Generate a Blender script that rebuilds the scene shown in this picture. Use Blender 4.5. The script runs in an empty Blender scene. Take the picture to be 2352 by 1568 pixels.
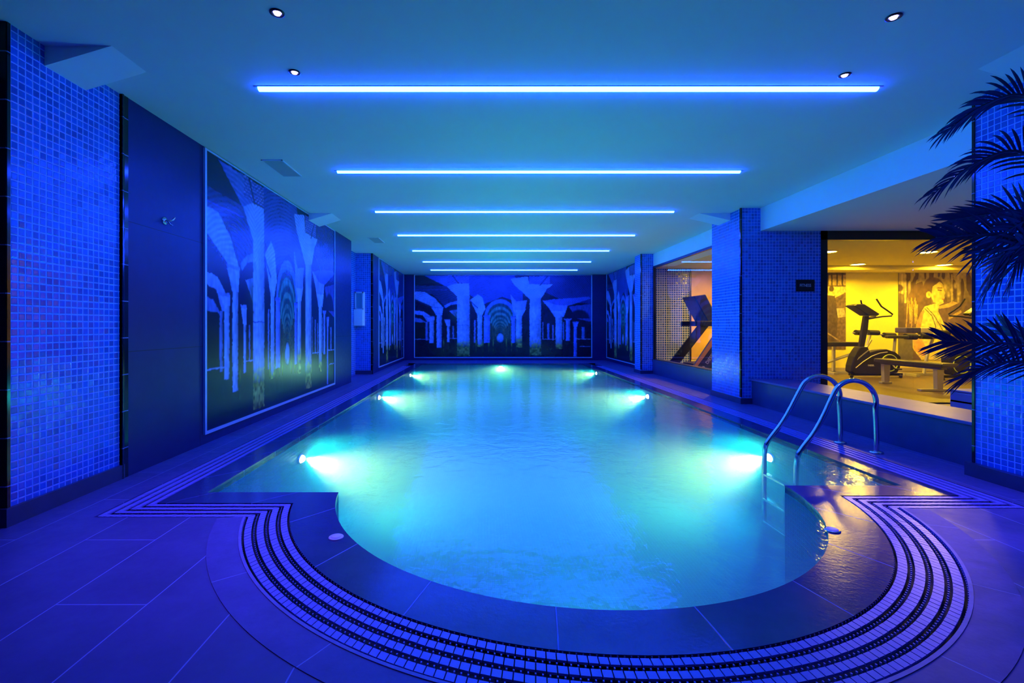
import bpy, bmesh, math, random
import numpy as np
from mathutils import Vector, Matrix
from mathutils.geometry import tessellate_polygon

random.seed(7)
rng = np.random.default_rng(7)
S = bpy.context.scene
COL = S.collection
PI = math.pi

# ------------------------------------------------------------------ camera
HC, FPX, PX, PY = 1.15, 1100.0, 1112.0, 749.0
cam = bpy.data.cameras.new('camera')
cam.sensor_width = 36.0
cam.lens = FPX / 2352.0 * 36.0
cam.shift_x = (1176.0 - PX) / 2352.0
cam.shift_y = -(784.0 - PY) / 2352.0
cam.clip_end = 100.0
cam.clip_start = 0.02
camo = bpy.data.objects.new('camera', cam)
camo.location = (0, 0, HC)
camo.rotation_euler = (PI / 2, 0, 0)
COL.objects.link(camo)
S.camera = camo

S.view_settings.view_transform = 'Standard'
S.view_settings.look = 'None'
S.view_settings.gamma = 1.0
S.view_settings.use_curve_mapping = False
S.view_settings.exposure = 0.0
cy = S.cycles
cy.use_denoising = True
cy.use_adaptive_sampling = True
cy.adaptive_threshold = 0.04
cy.adaptive_min_samples = 16
cy.max_bounces = 6
cy.light_sampling_threshold = 0.015
cy.diffuse_bounces = 3
cy.glossy_bounces = 3
cy.transmission_bounces = 4
cy.transparent_max_bounces = 12
cy.volume_bounces = 1
cy.sample_clamp_indirect = 6.0
cy.sample_clamp_direct = 0.0
cy.caustics_reflective = False
cy.caustics_refractive = False
cy.blur_glossy = 0.5

w = bpy.data.worlds.new('world')
w.use_nodes = True
w.node_tree.nodes['Background'].inputs[0].default_value = (0.0, 0.002, 0.01, 1)
w.node_tree.nodes['Background'].inputs[1].default_value = 0.2
S.world = w


# ------------------------------------------------------------------ materials
class NT:
    def __init__(self, name):
        self.m = bpy.data.materials.new(name)
        self.m.use_nodes = True
        self.t = self.m.node_tree
        self.t.nodes.clear()
        self.out = self.t.nodes.new('ShaderNodeOutputMaterial')

    def n(self, typ, ins=None, **props):
        nd = self.t.nodes.new('ShaderNode' + typ)
        for k, v in props.items():
            setattr(nd, k, v)
        for k, v in (ins or {}).items():
            self.set(nd.inputs[k], v)
        return nd

    def set(self, sock, v):
        if isinstance(v, bpy.types.NodeSocket):
            self.t.links.new(v, sock)
        elif isinstance(v, bpy.types.Node):
            self.t.links.new(v.outputs[0], sock)
        else:
            if isinstance(v, (tuple, list)) and len(v) == 3 and sock.type == 'RGBA':
                v = (*v, 1.0)
            sock.default_value = v

    def math(self, op, a, b=0.0, c=None, clamp=False):
        nd = self.n('Math', {0: a, 1: b}, operation=op, use_clamp=clamp)
        if c is not None:
            self.set(nd.inputs[2], c)
        return nd.outputs[0]

    def vmath(self, op, a, b=None, scale=None):
        nd = self.n('VectorMath', {0: a}, operation=op)
        if b is not None:
            self.set(nd.inputs[1], b)
        if scale is not None:
            self.set(nd.inputs['Scale'], scale)
        return nd.outputs[0]

    def mix(self, fac, a, b):
        nd = self.n('Mix', data_type='RGBA')
        self.set(nd.inputs[0], fac)
        self.set(nd.inputs[6], a)
        self.set(nd.inputs[7], b)
        return nd.outputs[2]

    def bsdf(self, color, rough=0.5, metal=0.0, spec=0.5, **kw):
        nd = self.n('BsdfPrincipled')
        self.set(nd.inputs['Base Color'], color)
        self.set(nd.inputs['Roughness'], rough)
        self.set(nd.inputs['Metallic'], metal)
        self.set(nd.inputs['Specular IOR Level'], spec)
        for k, v in kw.items():
            self.set(nd.inputs[k], v)
        self.t.links.new(nd.outputs[0], self.out.inputs['Surface'])
        return nd

    def surface(self, nd):
        self.t.links.new(nd.outputs[0], self.out.inputs['Surface'])

    def uv(self):
        return self.n('TexCoord').outputs['UV']

    def objc(self):
        return self.n('TexCoord').outputs['Object']

    def noise(self, vec, scale, detail=3.0, rough=0.55, dist=0.0):
        nd = self.n('TexNoise', {'Vector': vec, 'Scale': scale, 'Detail': detail, 'Roughness': rough, 'Distortion': dist})
        return nd

    def bump(self, height, strength=0.2, distance=0.01, normal=None):
        nd = self.n('Bump', {'Height': height, 'Strength': strength, 'Distance': distance})
        if normal is not None:
            self.set(nd.inputs['Normal'], normal)
        return nd.outputs[0]


def plain(name, color, rough=0.5, metal=0.0, spec=0.5, var=0.12, scale=9.0, bump=0.0):
    k = NT(name)
    ns = k.noise(k.objc(), scale)
    f = k.math('MULTIPLY_ADD', ns.outputs[0], 2 * var, 1 - var)
    c = k.n('VectorMath', {0: tuple(color), 'Scale': f}, operation='SCALE').outputs[0]
    b = k.bsdf(c, rough, metal, spec)
    if bump:
        k.set(b.inputs['Normal'], k.bump(k.noise(k.objc(), scale * 12).outputs[0], bump, 0.004))
    return k.m


def emit(name, color, strength):
    k = NT(name)
    k.surface(k.n('Emission', {'Color': tuple(color) + (1,), 'Strength': strength}))
    return k.m


def tile_mat(name, c0, c1, grout, pitch, g=0.055, rough=0.12, tilt=0.05):
    k = NT(name)
    uvs = k.vmath('SCALE', k.uv(), scale=1.0 / pitch)
    fl = k.vmath('FLOOR', uvs)
    fr = k.vmath('FRACTION', uvs)
    sp = k.n('SeparateXYZ', {0: fr})
    dx = k.math('MINIMUM', sp.outputs[0], k.math('SUBTRACT', 1.0, sp.outputs[0]))
    dy = k.math('MINIMUM', sp.outputs[1], k.math('SUBTRACT', 1.0, sp.outputs[1]))
    d = k.math('MINIMUM', dx, dy)
    is_tile = k.math('MULTIPLY', k.math('SUBTRACT', d, g * 0.6), 1.0 / (g * 0.8), clamp=True)
    wn = k.n('TexWhiteNoise', {'Vector': fl}, noise_dimensions='3D')
    v = k.math('POWER', wn.outputs['Value'], 1.6)
    mottle = k.noise(k.objc(), 22.0, 2.0)  # random tone variation across the tiles
    v2 = k.math('ADD', v, k.math('MULTIPLY_ADD', mottle.outputs[0], 0.3, -0.15), clamp=True)
    tc = k.mix(v2, c0, c1)
    col = k.mix(is_tile, grout, tc)
    r = k.math('MULTIPLY_ADD', k.math('SUBTRACT', 1.0, is_tile), 0.6, rough)
    geo = k.n('NewGeometry').outputs['Normal']
    off = k.vmath('SCALE', k.vmath('SUBTRACT', wn.outputs['Color'], (0.5, 0.5, 0.5)), scale=tilt)
    nrm = k.vmath('NORMALIZE', k.vmath('ADD', geo, off))
    h = k.math('ADD', k.math('MULTIPLY', k.math('MULTIPLY', d, 6.0, clamp=True), 1.0),
               k.math('MULTIPLY', k.noise(k.uv(), 70.0, 2.0).outputs[0], 0.5))
    nb = k.bump(h, 0.55, 0.0035, nrm)
    b = k.bsdf(col, r, 0.0, 0.5)
    k.set(b.inputs['Normal'], nb)
    return k.m


def joint_mat(name, color, grout, pu, pv, offs=0.5, gw=0.004, rough=0.4, spec=0.5, var=0.25, nscale=5.0, bump=0.25, shift=(0, 0), rvar=0.2):
    """slabs of pu x pv metres with thin joints of gw metres, rows offset"""
    k = NT(name)
    sp = k.n('SeparateXYZ', {0: k.uv()})
    u = k.math('DIVIDE', k.math('ADD', sp.outputs[0], shift[0]), pu)
    row = k.math('FLOOR', u)
    v = k.math('ADD', k.math('DIVIDE', k.math('ADD', sp.outputs[1], shift[1]), pv), k.math('MULTIPLY', row, offs))
    fu = k.math('FRACT', u)
    fv = k.math('FRACT', v)
    du = k.math('MULTIPLY', k.math('MINIMUM', fu, k.math('SUBTRACT', 1.0, fu)), pu)
    dv = k.math('MULTIPLY', k.math('MINIMUM', fv, k.math('SUBTRACT', 1.0, fv)), pv)
    d = k.math('MINIMUM', du, dv)
    slab = k.math('MULTIPLY', k.math('SUBTRACT', d, gw * 0.4), 1.0 / (gw * 0.4), clamp=True)
    cell = k.n('CombineXYZ', {0: row, 1: k.math('FLOOR', v)})
    wn = k.n('TexWhiteNoise', {'Vector': cell}, noise_dimensions='3D')
    n1 = k.noise(k.objc(), nscale, 6.0, 0.65)
    f = k.math('ADD', k.math('MULTIPLY_ADD', n1.outputs[0], 2 * var, 1 - var), k.math('MULTIPLY_ADD', wn.outputs[0], 0.12, -0.06))
    c = k.n('VectorMath', {0: tuple(color), 'Scale': f}, operation='SCALE').outputs[0]
    col = k.mix(slab, grout, c)
    n2 = k.noise(k.objc(), nscale * 6, 5.0, 0.6)
    r = k.math('MULTIPLY_ADD', n2.outputs[0], rvar, rough - rvar / 2)
    b = k.bsdf(col, r, 0.0, spec)
    if bump:
        h = k.math('ADD', k.math('MULTIPLY', n2.outputs[0], 0.5), k.math('MULTIPLY', slab, 0.6))
        k.set(b.inputs['Normal'], k.bump(h, bump, 0.004))
    return k.m


TILE = tile_mat('blue mosaic', (0.004, 0.135, 0.68), (0.002, 0.07, 0.42), (0.26, 0.48, 1.0), 0.0455, g=0.07)
TILEG = tile_mat('gym mosaic', (0.05, 0.12, 0.40), (0.02, 0.05, 0.2), (0.75, 0.75, 0.75), 0.0585, g=0.085)
TILEP = tile_mat('pool mosaic', (0.002, 0.46, 0.46), (0.001, 0.39, 0.42), (0.01, 0.62, 0.56), 0.03, rough=0.35)
PLASTER = plain('white plaster', (0.84, 0.86, 0.86), 0.75, var=0.03, scale=2.0, bump=0.05)
PANEL = joint_mat('anthracite slab', (0.010, 0.016, 0.105), (0.008, 0.008, 0.03), 1.0, 1.0, 0.0, 0.006, 0.36, 0.25, 0.3, 3.0, 0.1, shift=(0.4, 0.045))
BLACKTRIM = joint_mat('black glazed edging', (0.005, 0.005, 0.009), (0.22, 0.24, 0.5), 5.0, 0.278, 0.0, 0.005, 0.12, 0.5, 0.1, 5.0, 0.0, shift=(2.5, 0.05), rvar=0.05)
BLACK = plain('black paint', (0.008, 0.008, 0.010), 0.3)
BASEB = plain('dark stone skirting', (0.035, 0.038, 0.10), 0.3, var=0.3)
FLOORM = joint_mat('slate floor tile', (0.105, 0.075, 0.23), (0.26, 0.26, 0.58), 0.377, 1.2, 0.5, 0.0045, 0.42, 0.45, 0.42, 2.6, 0.22, shift=(0.263, 0.42), rvar=0.3)
COPING = joint_mat('wet granite coping', (0.03, 0.03, 0.12), (0.16, 0.18, 0.5), 0.572, 5.0, 0.0, 0.005, 0.15, 0.45, 0.3, 7.0, 0.45, shift=(0.0, 2.0), rvar=0.16)
RINGM = joint_mat('stone ring tile', (0.12, 0.085, 0.27), (0.26, 0.26, 0.55), 0.75, 5.0, 0.0, 0.004, 0.5, 0.4, 0.35, 9.0, 0.3, shift=(0.0, 2.0))
GRATE = plain('pale grating plastic', (0.28, 0.22, 0.62), 0.28, var=0.1, scale=20, bump=0.1)
GROOVE = plain('drain shadow black', (0.006, 0.006, 0.012), 0.6)
LEDGE = plain('dark stone ledge', (0.05, 0.05, 0.15), 0.32, var=0.25, scale=4)
LEDGETOP = plain('stone ledge top', (0.15, 0.10, 0.28), 0.4, var=0.25, scale=6)
CHROME = plain('polished steel', (0.62, 0.66, 0.72), 0.16, 1.0, var=0.03)
WHITEP = plain('white plastic', (0.75, 0.8, 0.85), 0.4, var=0.03)
ALU = plain('aluminium frame', (0.45, 0.60, 0.80), 0.35, 0.2, var=0.05)
GRILLE = plain('grey vent metal', (0.66, 0.70, 0.70), 0.5, var=0.05)
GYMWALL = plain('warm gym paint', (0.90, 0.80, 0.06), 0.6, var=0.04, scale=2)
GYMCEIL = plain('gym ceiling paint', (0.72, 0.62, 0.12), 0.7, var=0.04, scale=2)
GYMFLOOR = joint_mat('gym vinyl planks', (0.11, 0.072, 0.022), (0.03, 0.02, 0.01), 1.2, 0.16, 0.4, 0.004, 0.38, 0.4, 0.35, 6.0, 0.1)
MATTE = plain('gym black plastic', (0.012, 0.011, 0.012), 0.4, 0.0, 0.3, var=0.2)
GREYM = plain('gym grey metal', (0.30, 0.28, 0.25), 0.4, 0.3)
SILVER = plain('gym silver metal', (0.65, 0.62, 0.52), 0.35, 0.5)
VINYL = plain('black upholstery', (0.02, 0.018, 0.02), 0.3, 0.0, 0.5, var=0.2)
FOAM = plain('dark foam roller', (0.02, 0.018, 0.014), 0.7, 0.0, 0.3, var=0.2)
CREAMP = plain('pale pad vinyl', (0.62, 0.55, 0.55), 0.4)
BLUEP = plain('navy pad vinyl', (0.06, 0.05, 0.22), 0.4)
LIME = plain('lime trim', (0.55, 0.75, 0.06), 0.4)
ORANGELIT = plain('orange lit upright side', (0.55, 0.22, 0.10), 0.4)  # orange gym light on the upright, put into the colour
NAVYP = plain('navy upright panel', (0.02, 0.025, 0.09), 0.35)
LETTER = plain('pale lettering', (0.62, 0.62, 0.75), 0.5)
STOOLM = plain('lilac grey plastic', (0.45, 0.36, 0.50), 0.5)
LEAF = plain('palm leaf blue gloss', (0.03, 0.075, 0.15), 0.30, 0.0, 0.8, var=0.35, scale=14)  # blue gloss of the lit leaves is put into this colour
STEM = plain('palm stem', (0.06, 0.09, 0.03), 0.45, var=0.3)
POTM = plain('dark planter', (0.03, 0.03, 0.035), 0.4)
SOIL = plain('potting soil', (0.03, 0.02, 0.012), 0.9, var=0.4, scale=40)
DISCM = plain('white air button', (0.75, 0.68, 0.85), 0.35)

LED = emit('led diffuser', (0.0075, 0.038, 1.0), 120.0)
SPOTE = emit('downlight lens', (0.25, 0.22, 1.0), 40.0)
GYMLAMP = emit('gym lamp lens', (1.0, 0.60, 0.03), 480.0)
POOLLAMP = emit('pool lamp lens', (1.0, 0.95, 0.62), 22.0)


def print_mat(name, rough=0.35, spec=0.5):
    k = NT(name)
    a = k.n('Attribute', attribute_name='print')
    k.bsdf(a.outputs['Color'], rough, 0.0, spec)
    return k.m


PRINT = print_mat('printed panel', 0.26, 0.4)
POSTER = print_mat('printed poster', 0.45)


def glass_mat(name, tint=(1, 1, 1), mirror=1.0):
    k = NT(name)
    fr = k.n('Fresnel', {'IOR': 1.5})
    back = k.n('NewGeometry').outputs['Backfacing']
    f = k.math('MULTIPLY', fr.outputs[0], k.math('SUBTRACT', mirror, back), clamp=True)
    tr = k.n('BsdfTransparent', {'Color': (*tint, 1)})
    gl = k.n('BsdfGlossy', {'Color': (1, 1, 1, 1), 'Roughness': 0.0})
    mx = k.n('MixShader', {0: f})
    k.t.links.new(tr.outputs[0], mx.inputs[1])
    k.t.links.new(gl.outputs[0], mx.inputs[2])
    k.surface(mx)
    return k.m


GLASS = glass_mat('window glass', (0.96, 0.98, 0.97))


def water_mats():
    res = []
    for top in (True, False):
        k = NT('pool water surface' if top else 'pool water body')
        if top:
            n1 = k.noise(k.objc(), 5.0, 3.0, 0.5, 0.6)
            n2 = k.noise(k.objc(), 22.0, 3.0, 0.5, 0.8)
            h = k.math('ADD', k.math('MULTIPLY', n1.outputs[0], 0.7), k.math('MULTIPLY', n2.outputs[0], 0.16))
            nb = k.bump(h, 0.32, 0.025)
            fr = k.n('Fresnel', {'IOR': 1.33, 'Normal': nb})
            tr = k.n('BsdfTransparent', {'Color': (0.93, 0.985, 1, 1)})
            gl = k.n('BsdfGlossy', {'Color': (1, 1, 1, 1), 'Roughness': 0.07, 'Normal': nb})
            back = k.n('NewGeometry').outputs['Backfacing']
            mx = k.n('MixShader', {0: k.math('MULTIPLY', fr.outputs[0], k.math('SUBTRACT', 1.0, back), clamp=True)})
            k.t.links.new(tr.outputs[0], mx.inputs[1])
            k.t.links.new(gl.outputs[0], mx.inputs[2])
            k.surface(mx)
        else:
            k.surface(k.n('BsdfTransparent', {'Color': (1, 1, 1, 1)}))
        sc = k.n('VolumeScatter', {'Color': (0.85, 0.86, 0.60, 1), 'Density': 0.55, 'Anisotropy': 0.25})
        ab = k.n('VolumeAbsorption', {'Color': (0.15, 0.95, 0.975, 1), 'Density': 0.60})
        ad = k.n('AddShader')
        k.t.links.new(sc.outputs[0], ad.inputs[0])
        k.t.links.new(ab.outputs[0], ad.inputs[1])
        k.t.links.new(ad.outputs[0], k.out.inputs['Volume'])
        res.append(k.m)
    return res


WATER_TOP, WATER_BODY = water_mats()


# ------------------------------------------------------------------ mesh builder
def origin_of(o):
    v = Vector((0, 0, 0))
    while o is not None:
        v += o.location
        o = o.parent
    return v


class MB:
    def __init__(self):
        self.v, self.f, self.uv, self.sm = [], [], [], []

    def face(self, pts, uv=None, smooth=False):
        b = len(self.v)
        self.v.extend(Vector(p) for p in pts)
        self.f.append(tuple(range(b, b + len(pts))))
        self.uv.append(uv)
        self.sm.append(smooth)

    def mesh(self, verts, faces, smooth=False, uvs=None):
        b = len(self.v)
        self.v.extend(Vector(p) for p in verts)
        for i, f in enumerate(faces):
            self.f.append(tuple(b + k for k in f))
            self.uv.append(uvs[i] if uvs else None)
            self.sm.append(smooth)

    def box(self, x0, x1, y0, y1, z0, z1, M=None, skip=''):
        P = [Vector((x, y, z)) for x in (x0, x1) for y in (y0, y1) for z in (z0, z1)]
        if M is not None:
            P = [M @ p for p in P]
        F = {'-x': (0, 1, 3, 2), '+x': (4, 6, 7, 5), '-y': (0, 4, 5, 1), '+y': (2, 3, 7, 6), '-z': (0, 2, 6, 4), '+z': (1, 5, 7, 3)}
        self.mesh(P, [f for k, f in F.items() if k not in skip.split()])

    def tube(self, pts, r, n=10, caps=True, closed=False):
        pts = [Vector(p) for p in pts]
        m = len(pts)
        rr = r if isinstance(r, (list, tuple)) else [r] * m
        tang = []
        for i in range(m):
            if closed:
                t = pts[(i + 1) % m] - pts[i - 1]
            else:
                t = pts[min(i + 1, m - 1)] - pts[max(i - 1, 0)]
            tang.append(t.normalized())
        ref = Vector((0, 0, 1)) if abs(tang[0].z) < 0.9 else Vector((1, 0, 0))
        u = (ref - tang[0] * ref.dot(tang[0])).normalized()
        verts = []
        for i in range(m):
            t = tang[i]
            u = (u - t * u.dot(t)).normalized()
            vv = t.cross(u)
            for k in range(n):
                a = 2 * PI * k / n
                verts.append(pts[i] + (u * math.cos(a) + vv * math.sin(a)) * rr[i])
        faces = []
        last = m if closed else m - 1
        for i in range(last):
            j = (i + 1) % m
            for k in range(n):
                k2 = (k + 1) % n
                faces.append((i * n + k, i * n + k2, j * n + k2, j * n + k))
        self.mesh(verts, faces, True)
        if caps and not closed:
            self.mesh(verts[:n], [tuple(reversed(range(n)))])
            self.mesh(verts[-n:], [tuple(range(n))])

    def prism(self, poly, axis, a, b):
        """poly: list of 2D points; axis 'x': (y,z), 'y': (x,z), 'z': (x,y)"""
        def P(p, t):
            return {'x': (t, p[0], p[1]), 'y': (p[0], t, p[1]), 'z': (p[0], p[1], t)}[axis]
        n = len(poly)
        V = [P(p, a) for p in poly] + [P(p, b) for p in poly]
        area = sum(poly[i][0] * poly[(i + 1) % n][1] - poly[(i + 1) % n][0] * poly[i][1] for i in range(n))
        flip = (area < 0) != (axis == 'y')
        F = []
        for i in range(n):
            j = (i + 1) % n
            F.append((i, j, n + j, n + i))
        F.append(tuple(reversed(range(n))))
        F.append(tuple(range(n, 2 * n)))
        if (b < a) != flip:
            F = [tuple(reversed(f)) for f in F]
        self.mesh(V, F)

    def lathe(self, prof, c, axis='z', n=28, smooth=True):
        """prof: (radius, height) along axis from c"""
        V = []
        for r, h in prof:
            for k in range(n):
                a = 2 * PI * k / n
                p = (r * math.cos(a), r * math.sin(a), h)
                if axis == 'x':
                    p = (h, p[0], p[1])
                elif axis == 'y':
                    p = (p[1], h, p[0])
                V.append(Vector(c) + Vector(p))
        F = []
        for i in range(len(prof) - 1):
            for k in range(n):
                k2 = (k + 1) % n
                F.append((i * n + k, i * n + k2, (i + 1) * n + k2, (i + 1) * n + k))
        self.mesh(V, F, smooth)

    def disc(self, c, r, axis='z', n=28, flip=False):
        V = []
        for k in range(n):
            a = 2 * PI * k / n
            p = (r * math.cos(a), r * math.sin(a), 0)
            if axis == 'x':
                p = (0, p[0], p[1])
            elif axis == 'y':
                p = (p[1], 0, p[0])
            V.append(Vector(c) + Vector(p))
        if flip:
            V.reverse()
        self.mesh(V, [tuple(range(n))])

    def build(self, name, mat, parent=None, bevel=0.0, mats=None, fmat=None, kind=None, label=None, recalc=False):
        me = bpy.data.meshes.new(name)
        off = origin_of(parent) if parent else Vector((0, 0, 0))
        me.from_pydata([v - off for v in self.v], [], self.f)
        ul = me.uv_layers.new(name='UVMap')
        for p, uv in zip(me.polygons, self.uv):
            if uv is not None:
                for li, c in zip(p.loop_indices, uv):
                    ul.data[li].uv = c
            else:
                nrm = p.normal
                a = max(range(3), key=lambda i: abs(nrm[i]))
                for li, vi in zip(p.loop_indices, p.vertices):
                    q = self.v[vi]
                    ul.data[li].uv = {0: (q.y, q.z), 1: (q.x, q.z), 2: (q.x, q.y)}[a]
        me.polygons.foreach_set('use_smooth', self.sm)
        if recalc:
            bm = bmesh.new()
            bm.from_mesh(me)
            bmesh.ops.remove_doubles(bm, verts=bm.verts, dist=1e-5)
            bmesh.ops.recalc_face_normals(bm, faces=bm.faces)
            bm.to_mesh(me)
            bm.free()
        for m in (mats or [mat]):
            me.materials.append(m)
        if fmat:
            me.polygons.foreach_set('material_index', fmat)
        me.update()
        o = bpy.data.objects.new(name, me)
        COL.objects.link(o)
        if parent:
            o.parent = parent
        if bevel:
            b = o.modifiers.new('edge', 'BEVEL')
            b.width = bevel
            b.segments = 2
            b.limit_method = 'ANGLE'
        if kind:
            o['kind'] = kind
        if label:
            o['label'] = label
        return o


def struct(mb, name, mat, **kw):
    return mb.build(name, mat, kind='structure', **kw)


def bx(name, mat, *a, **kw):
    m = MB()
    m.box(*a)
    return struct(m, name, mat, **kw)


def thing(name, label, cat, loc, group=None):
    o = bpy.data.objects.new(name, None)
    o.empty_display_size = 0.1
    o.location = loc
    COL.objects.link(o)
    o['label'], o['category'] = label, cat
    if group:
        o['group'] = group
    return o


def tag(o, label, cat, group=None):
    o['label'], o['category'] = label, cat
    if group:
        o['group'] = group
    return o


def copy_tree(o, parent=None):
    c = o.copy()
    COL.objects.link(c)
    if parent:
        c.parent = parent
        c.matrix_parent_inverse = o.matrix_parent_inverse
    for ch in [x for x in bpy.data.objects if x.parent == o]:
        copy_tree(ch, c)
    return c


def text(name, body, size, mat, M, parent, depth=0.002, align='CENTER', sx=1.0):
    cu = bpy.data.curves.new(name + '_curve', 'FONT')
    cu.body = body
    cu.size = size
    cu.extrude = depth
    cu.align_x = align
    cu.align_y = 'CENTER'
    cu.resolution_u = 4
    to = bpy.data.objects.new(name + '_tmp', cu)
    COL.objects.link(to)
    dg = bpy.context.evaluated_depsgraph_get()
    me = bpy.data.meshes.new_from_object(to.evaluated_get(dg))
    bpy.data.objects.remove(to)
    off = Matrix.Translation(-origin_of(parent))
    me.transform(off @ M @ Matrix.Diagonal((sx, 1, 1, 1)))
    me.materials.clear()
    me.materials.append(mat)
    me.name = name
    o = bpy.data.objects.new(name, me)
    o.parent = parent
    COL.objects.link(o)
    return o


# ------------------------------------------------------------------ pool outline
XL, XR, YF = -1.92, 3.02, 14.7
YL, YR = 3.32, 3.46
CX, CY, RA = 0.575, 3.54, 1.60
NA = 72


def outline(ds, da, far=None):
    R = RA + da
    yl, yr = YL - ds, YR - ds
    yf = YF + ds if far is None else far
    x0 = CX - math.sqrt(max(R * R - (yl - CY) ** 2, 0))
    x1 = CX + math.sqrt(max(R * R - (yr - CY) ** 2, 0))
    a0 = math.atan2(yl - CY, x0 - CX)
    a1 = math.atan2(yr - CY, x1 - CX)
    if a0 > 0:
        a0 -= 2 * PI
    if a1 > 0:
        a1 -= 2 * PI
    pts = [(XL - ds, yf), (XL - ds, yl)]
    for i in range(NA + 1):
        a = a0 + (a1 - a0) * i / NA
        pts.append((CX + R * math.cos(a), CY + R * math.sin(a)))
    pts += [(XR + ds, yr), (XR + ds, yf)]
    return pts


CPS, CPA = 0.205, 0.265          # coping width on the straight sides and round the bow
GRS, GRA = 0.230, 0.250          # grating width


def offs(t):
    """t in 0..1 across the grating"""
    return (CPS + GRS * t, CPA + GRA * t)


def resample(poly, step):
    """points every step metres along an open polyline"""
    out, acc = [], 0.0
    for a, b in zip(poly[:-1], poly[1:]):
        a, b = Vector(a), Vector(b)
        L = (b - a).length
        n = max(1, int(round(L / step)))
        for i in range(n):
            out.append(a.lerp(b, i / n))
    out.append(Vector(poly[-1]))
    return out


ZW = -0.012    # water level
ZB = -0.85     # pool floor

# floor with the pool and its drain cut out
hole = outline(*offs(1.0), far=YF + CPS)
room = [(-3.6, -1.6), (7.6, -1.6), (7.6, 7.12), (4.9, 7.12), (4.9, 16.3), (-3.6, 16.3)]


def flat_poly(mb, loops, z, up=True):
    L3 = [[Vector((p[0], p[1], 0)) for p in lp] for lp in loops]
    tris = tessellate_polygon(L3)
    fl = [p for lp in L3 for p in lp]
    for t in tris:
        a, b, c = (fl[i] for i in t)
        cr = (b - a).cross(c - a).z
        if abs(cr) < 1e-10:
            continue
        q = (a, b, c) if (cr > 0) == up else (a, c, b)
        mb.face([(p.x, p.y, z) for p in q])


m = MB()
flat_poly(m, [room, hole[::-1]], 0.0)
for lp in (hole,):
    for a, b in zip(lp[:-1], lp[1:]):
        m.face([(a[0], a[1], 0), (b[0], b[1], 0), (b[0], b[1], -0.06), (a[0], a[1], -0.06)])
struct(m, 'floor', FLOORM)

# ring of cut stone round the bow, a few millimetres proud of the floor grout bed
def strip(mb, A, B, z, uvw=True, thick=0.0):
    s = 0.0
    for i in range(len(A) - 1):
        d = (Vector(A[i + 1]) - Vector(A[i])).length
        wdt = (Vector(B[i]) - Vector(A[i])).length
        uv = [(s, 0), (s, -wdt), (s + d, -wdt), (s + d, 0)]
        mb.face([(*A[i], z), (*B[i], z), (*B[i + 1], z), (*A[i + 1], z)], uv)
        if thick:
            mb.face([(*A[i], z), (*A[i + 1], z), (*A[i + 1], z - thick), (*A[i], z - thick)], [(s, 0), (s + d, 0), (s + d, 0.1), (s, 0.1)])
            mb.face([(*B[i + 1], z), (*B[i], z), (*B[i], z - thick), (*B[i + 1], z - thick)], [(s + d, 0), (s, 0), (s, 0.1), (s + d, 0.1)])
        s += d


def arc(R, a0, a1, n):
    return [(CX + R * math.cos(a0 + (a1 - a0) * i / n), CY + R * math.sin(a0 + (a1 - a0) * i / n)) for i in range(n + 1)]


for nm, r0, r1, mt, z, t in (('trim_1', RA + CPA + GRA, RA + CPA + GRA + 0.014, WHITEP, 0.006, 0.012), ('trim_2', RA + CPA + GRA + 0.014, 2.275, RINGM, 0.003, 0.006)):
    m = MB()
    a, b = math.radians(17.6), math.radians(13.8)
    strip(m, arc(r0, -PI + a, -b, 90), arc(r1, -PI + a, -b, 90), z, thick=t)
    struct(m, nm, mt if nm == 'trim_2' else plain('pale drain kerb', (0.24, 0.18, 0.42), 0.45, var=0.3, scale=20))

# drain channel under the grating
m = MB()
strip(m, outline(*offs(-0.02), far=YF + CPS), outline(*offs(1.0), far=YF + CPS), -0.045)
struct(m, 'trim_3', GROOVE)

# coping
m = MB()
A, B = outline(0, 0, far=YF), outline(CPS, CPA, far=YF)
strip(m, A, B, 0.0, thick=0.05)
m2 = [(XL, YF), (XR, YF), (XR + CPS, YF), (XR + CPS, YF + CPS), (XL - CPS, YF + CPS), (XL - CPS, YF)]
flat_poly(m, [m2], 0.0)
m.face([(XR, YF, 0), (XL, YF, 0), (XL, YF, -0.05), (XR, YF, -0.05)])
struct(m, 'trim_4', COPING)

# basin
m = MB()
A = outline(0, 0)
flat_poly(m, [A], ZB)
loop = A + [A[0]]
s = 0
for a, b in zip(loop[:-1], loop[1:]):
    d = (Vector(b) - Vector(a)).length
    m.face([(a[0], a[1], -0.05), (a[0], a[1], ZB), (b[0], b[1], ZB), (b[0], b[1], -0.05)], [(s, -0.05), (s, ZB), (s + d, ZB), (s + d, -0.05)])
    s += d
struct(m, 'pool_basin_wall', TILEP)

# water body
m = MB()
A = outline(-0.003, -0.003)
flat_poly(m, [A], ZW)
nt_ = len(m.f)
flat_poly(m, [A], ZB + 0.004, up=False)
loop = A + [A[0]]
for a, b in zip(loop[:-1], loop[1:]):
    m.face([(a[0], a[1], ZW), (b[0], b[1], ZW), (b[0], b[1], ZB + 0.004), (a[0], a[1], ZB + 0.004)])
fm = [0] * nt_ + [1] * (len(m.f) - nt_)
wo = struct(m, 'pool_water', None, mats=[WATER_TOP, WATER_BODY], fmat=fm, recalc=True)
# keep material split after the weld: top faces are those at the water level that point up
for p in wo.data.polygons:
    p.material_index = 0 if abs(p.normal.z) > 0.5 and p.center.z > -0.1 else 1

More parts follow.
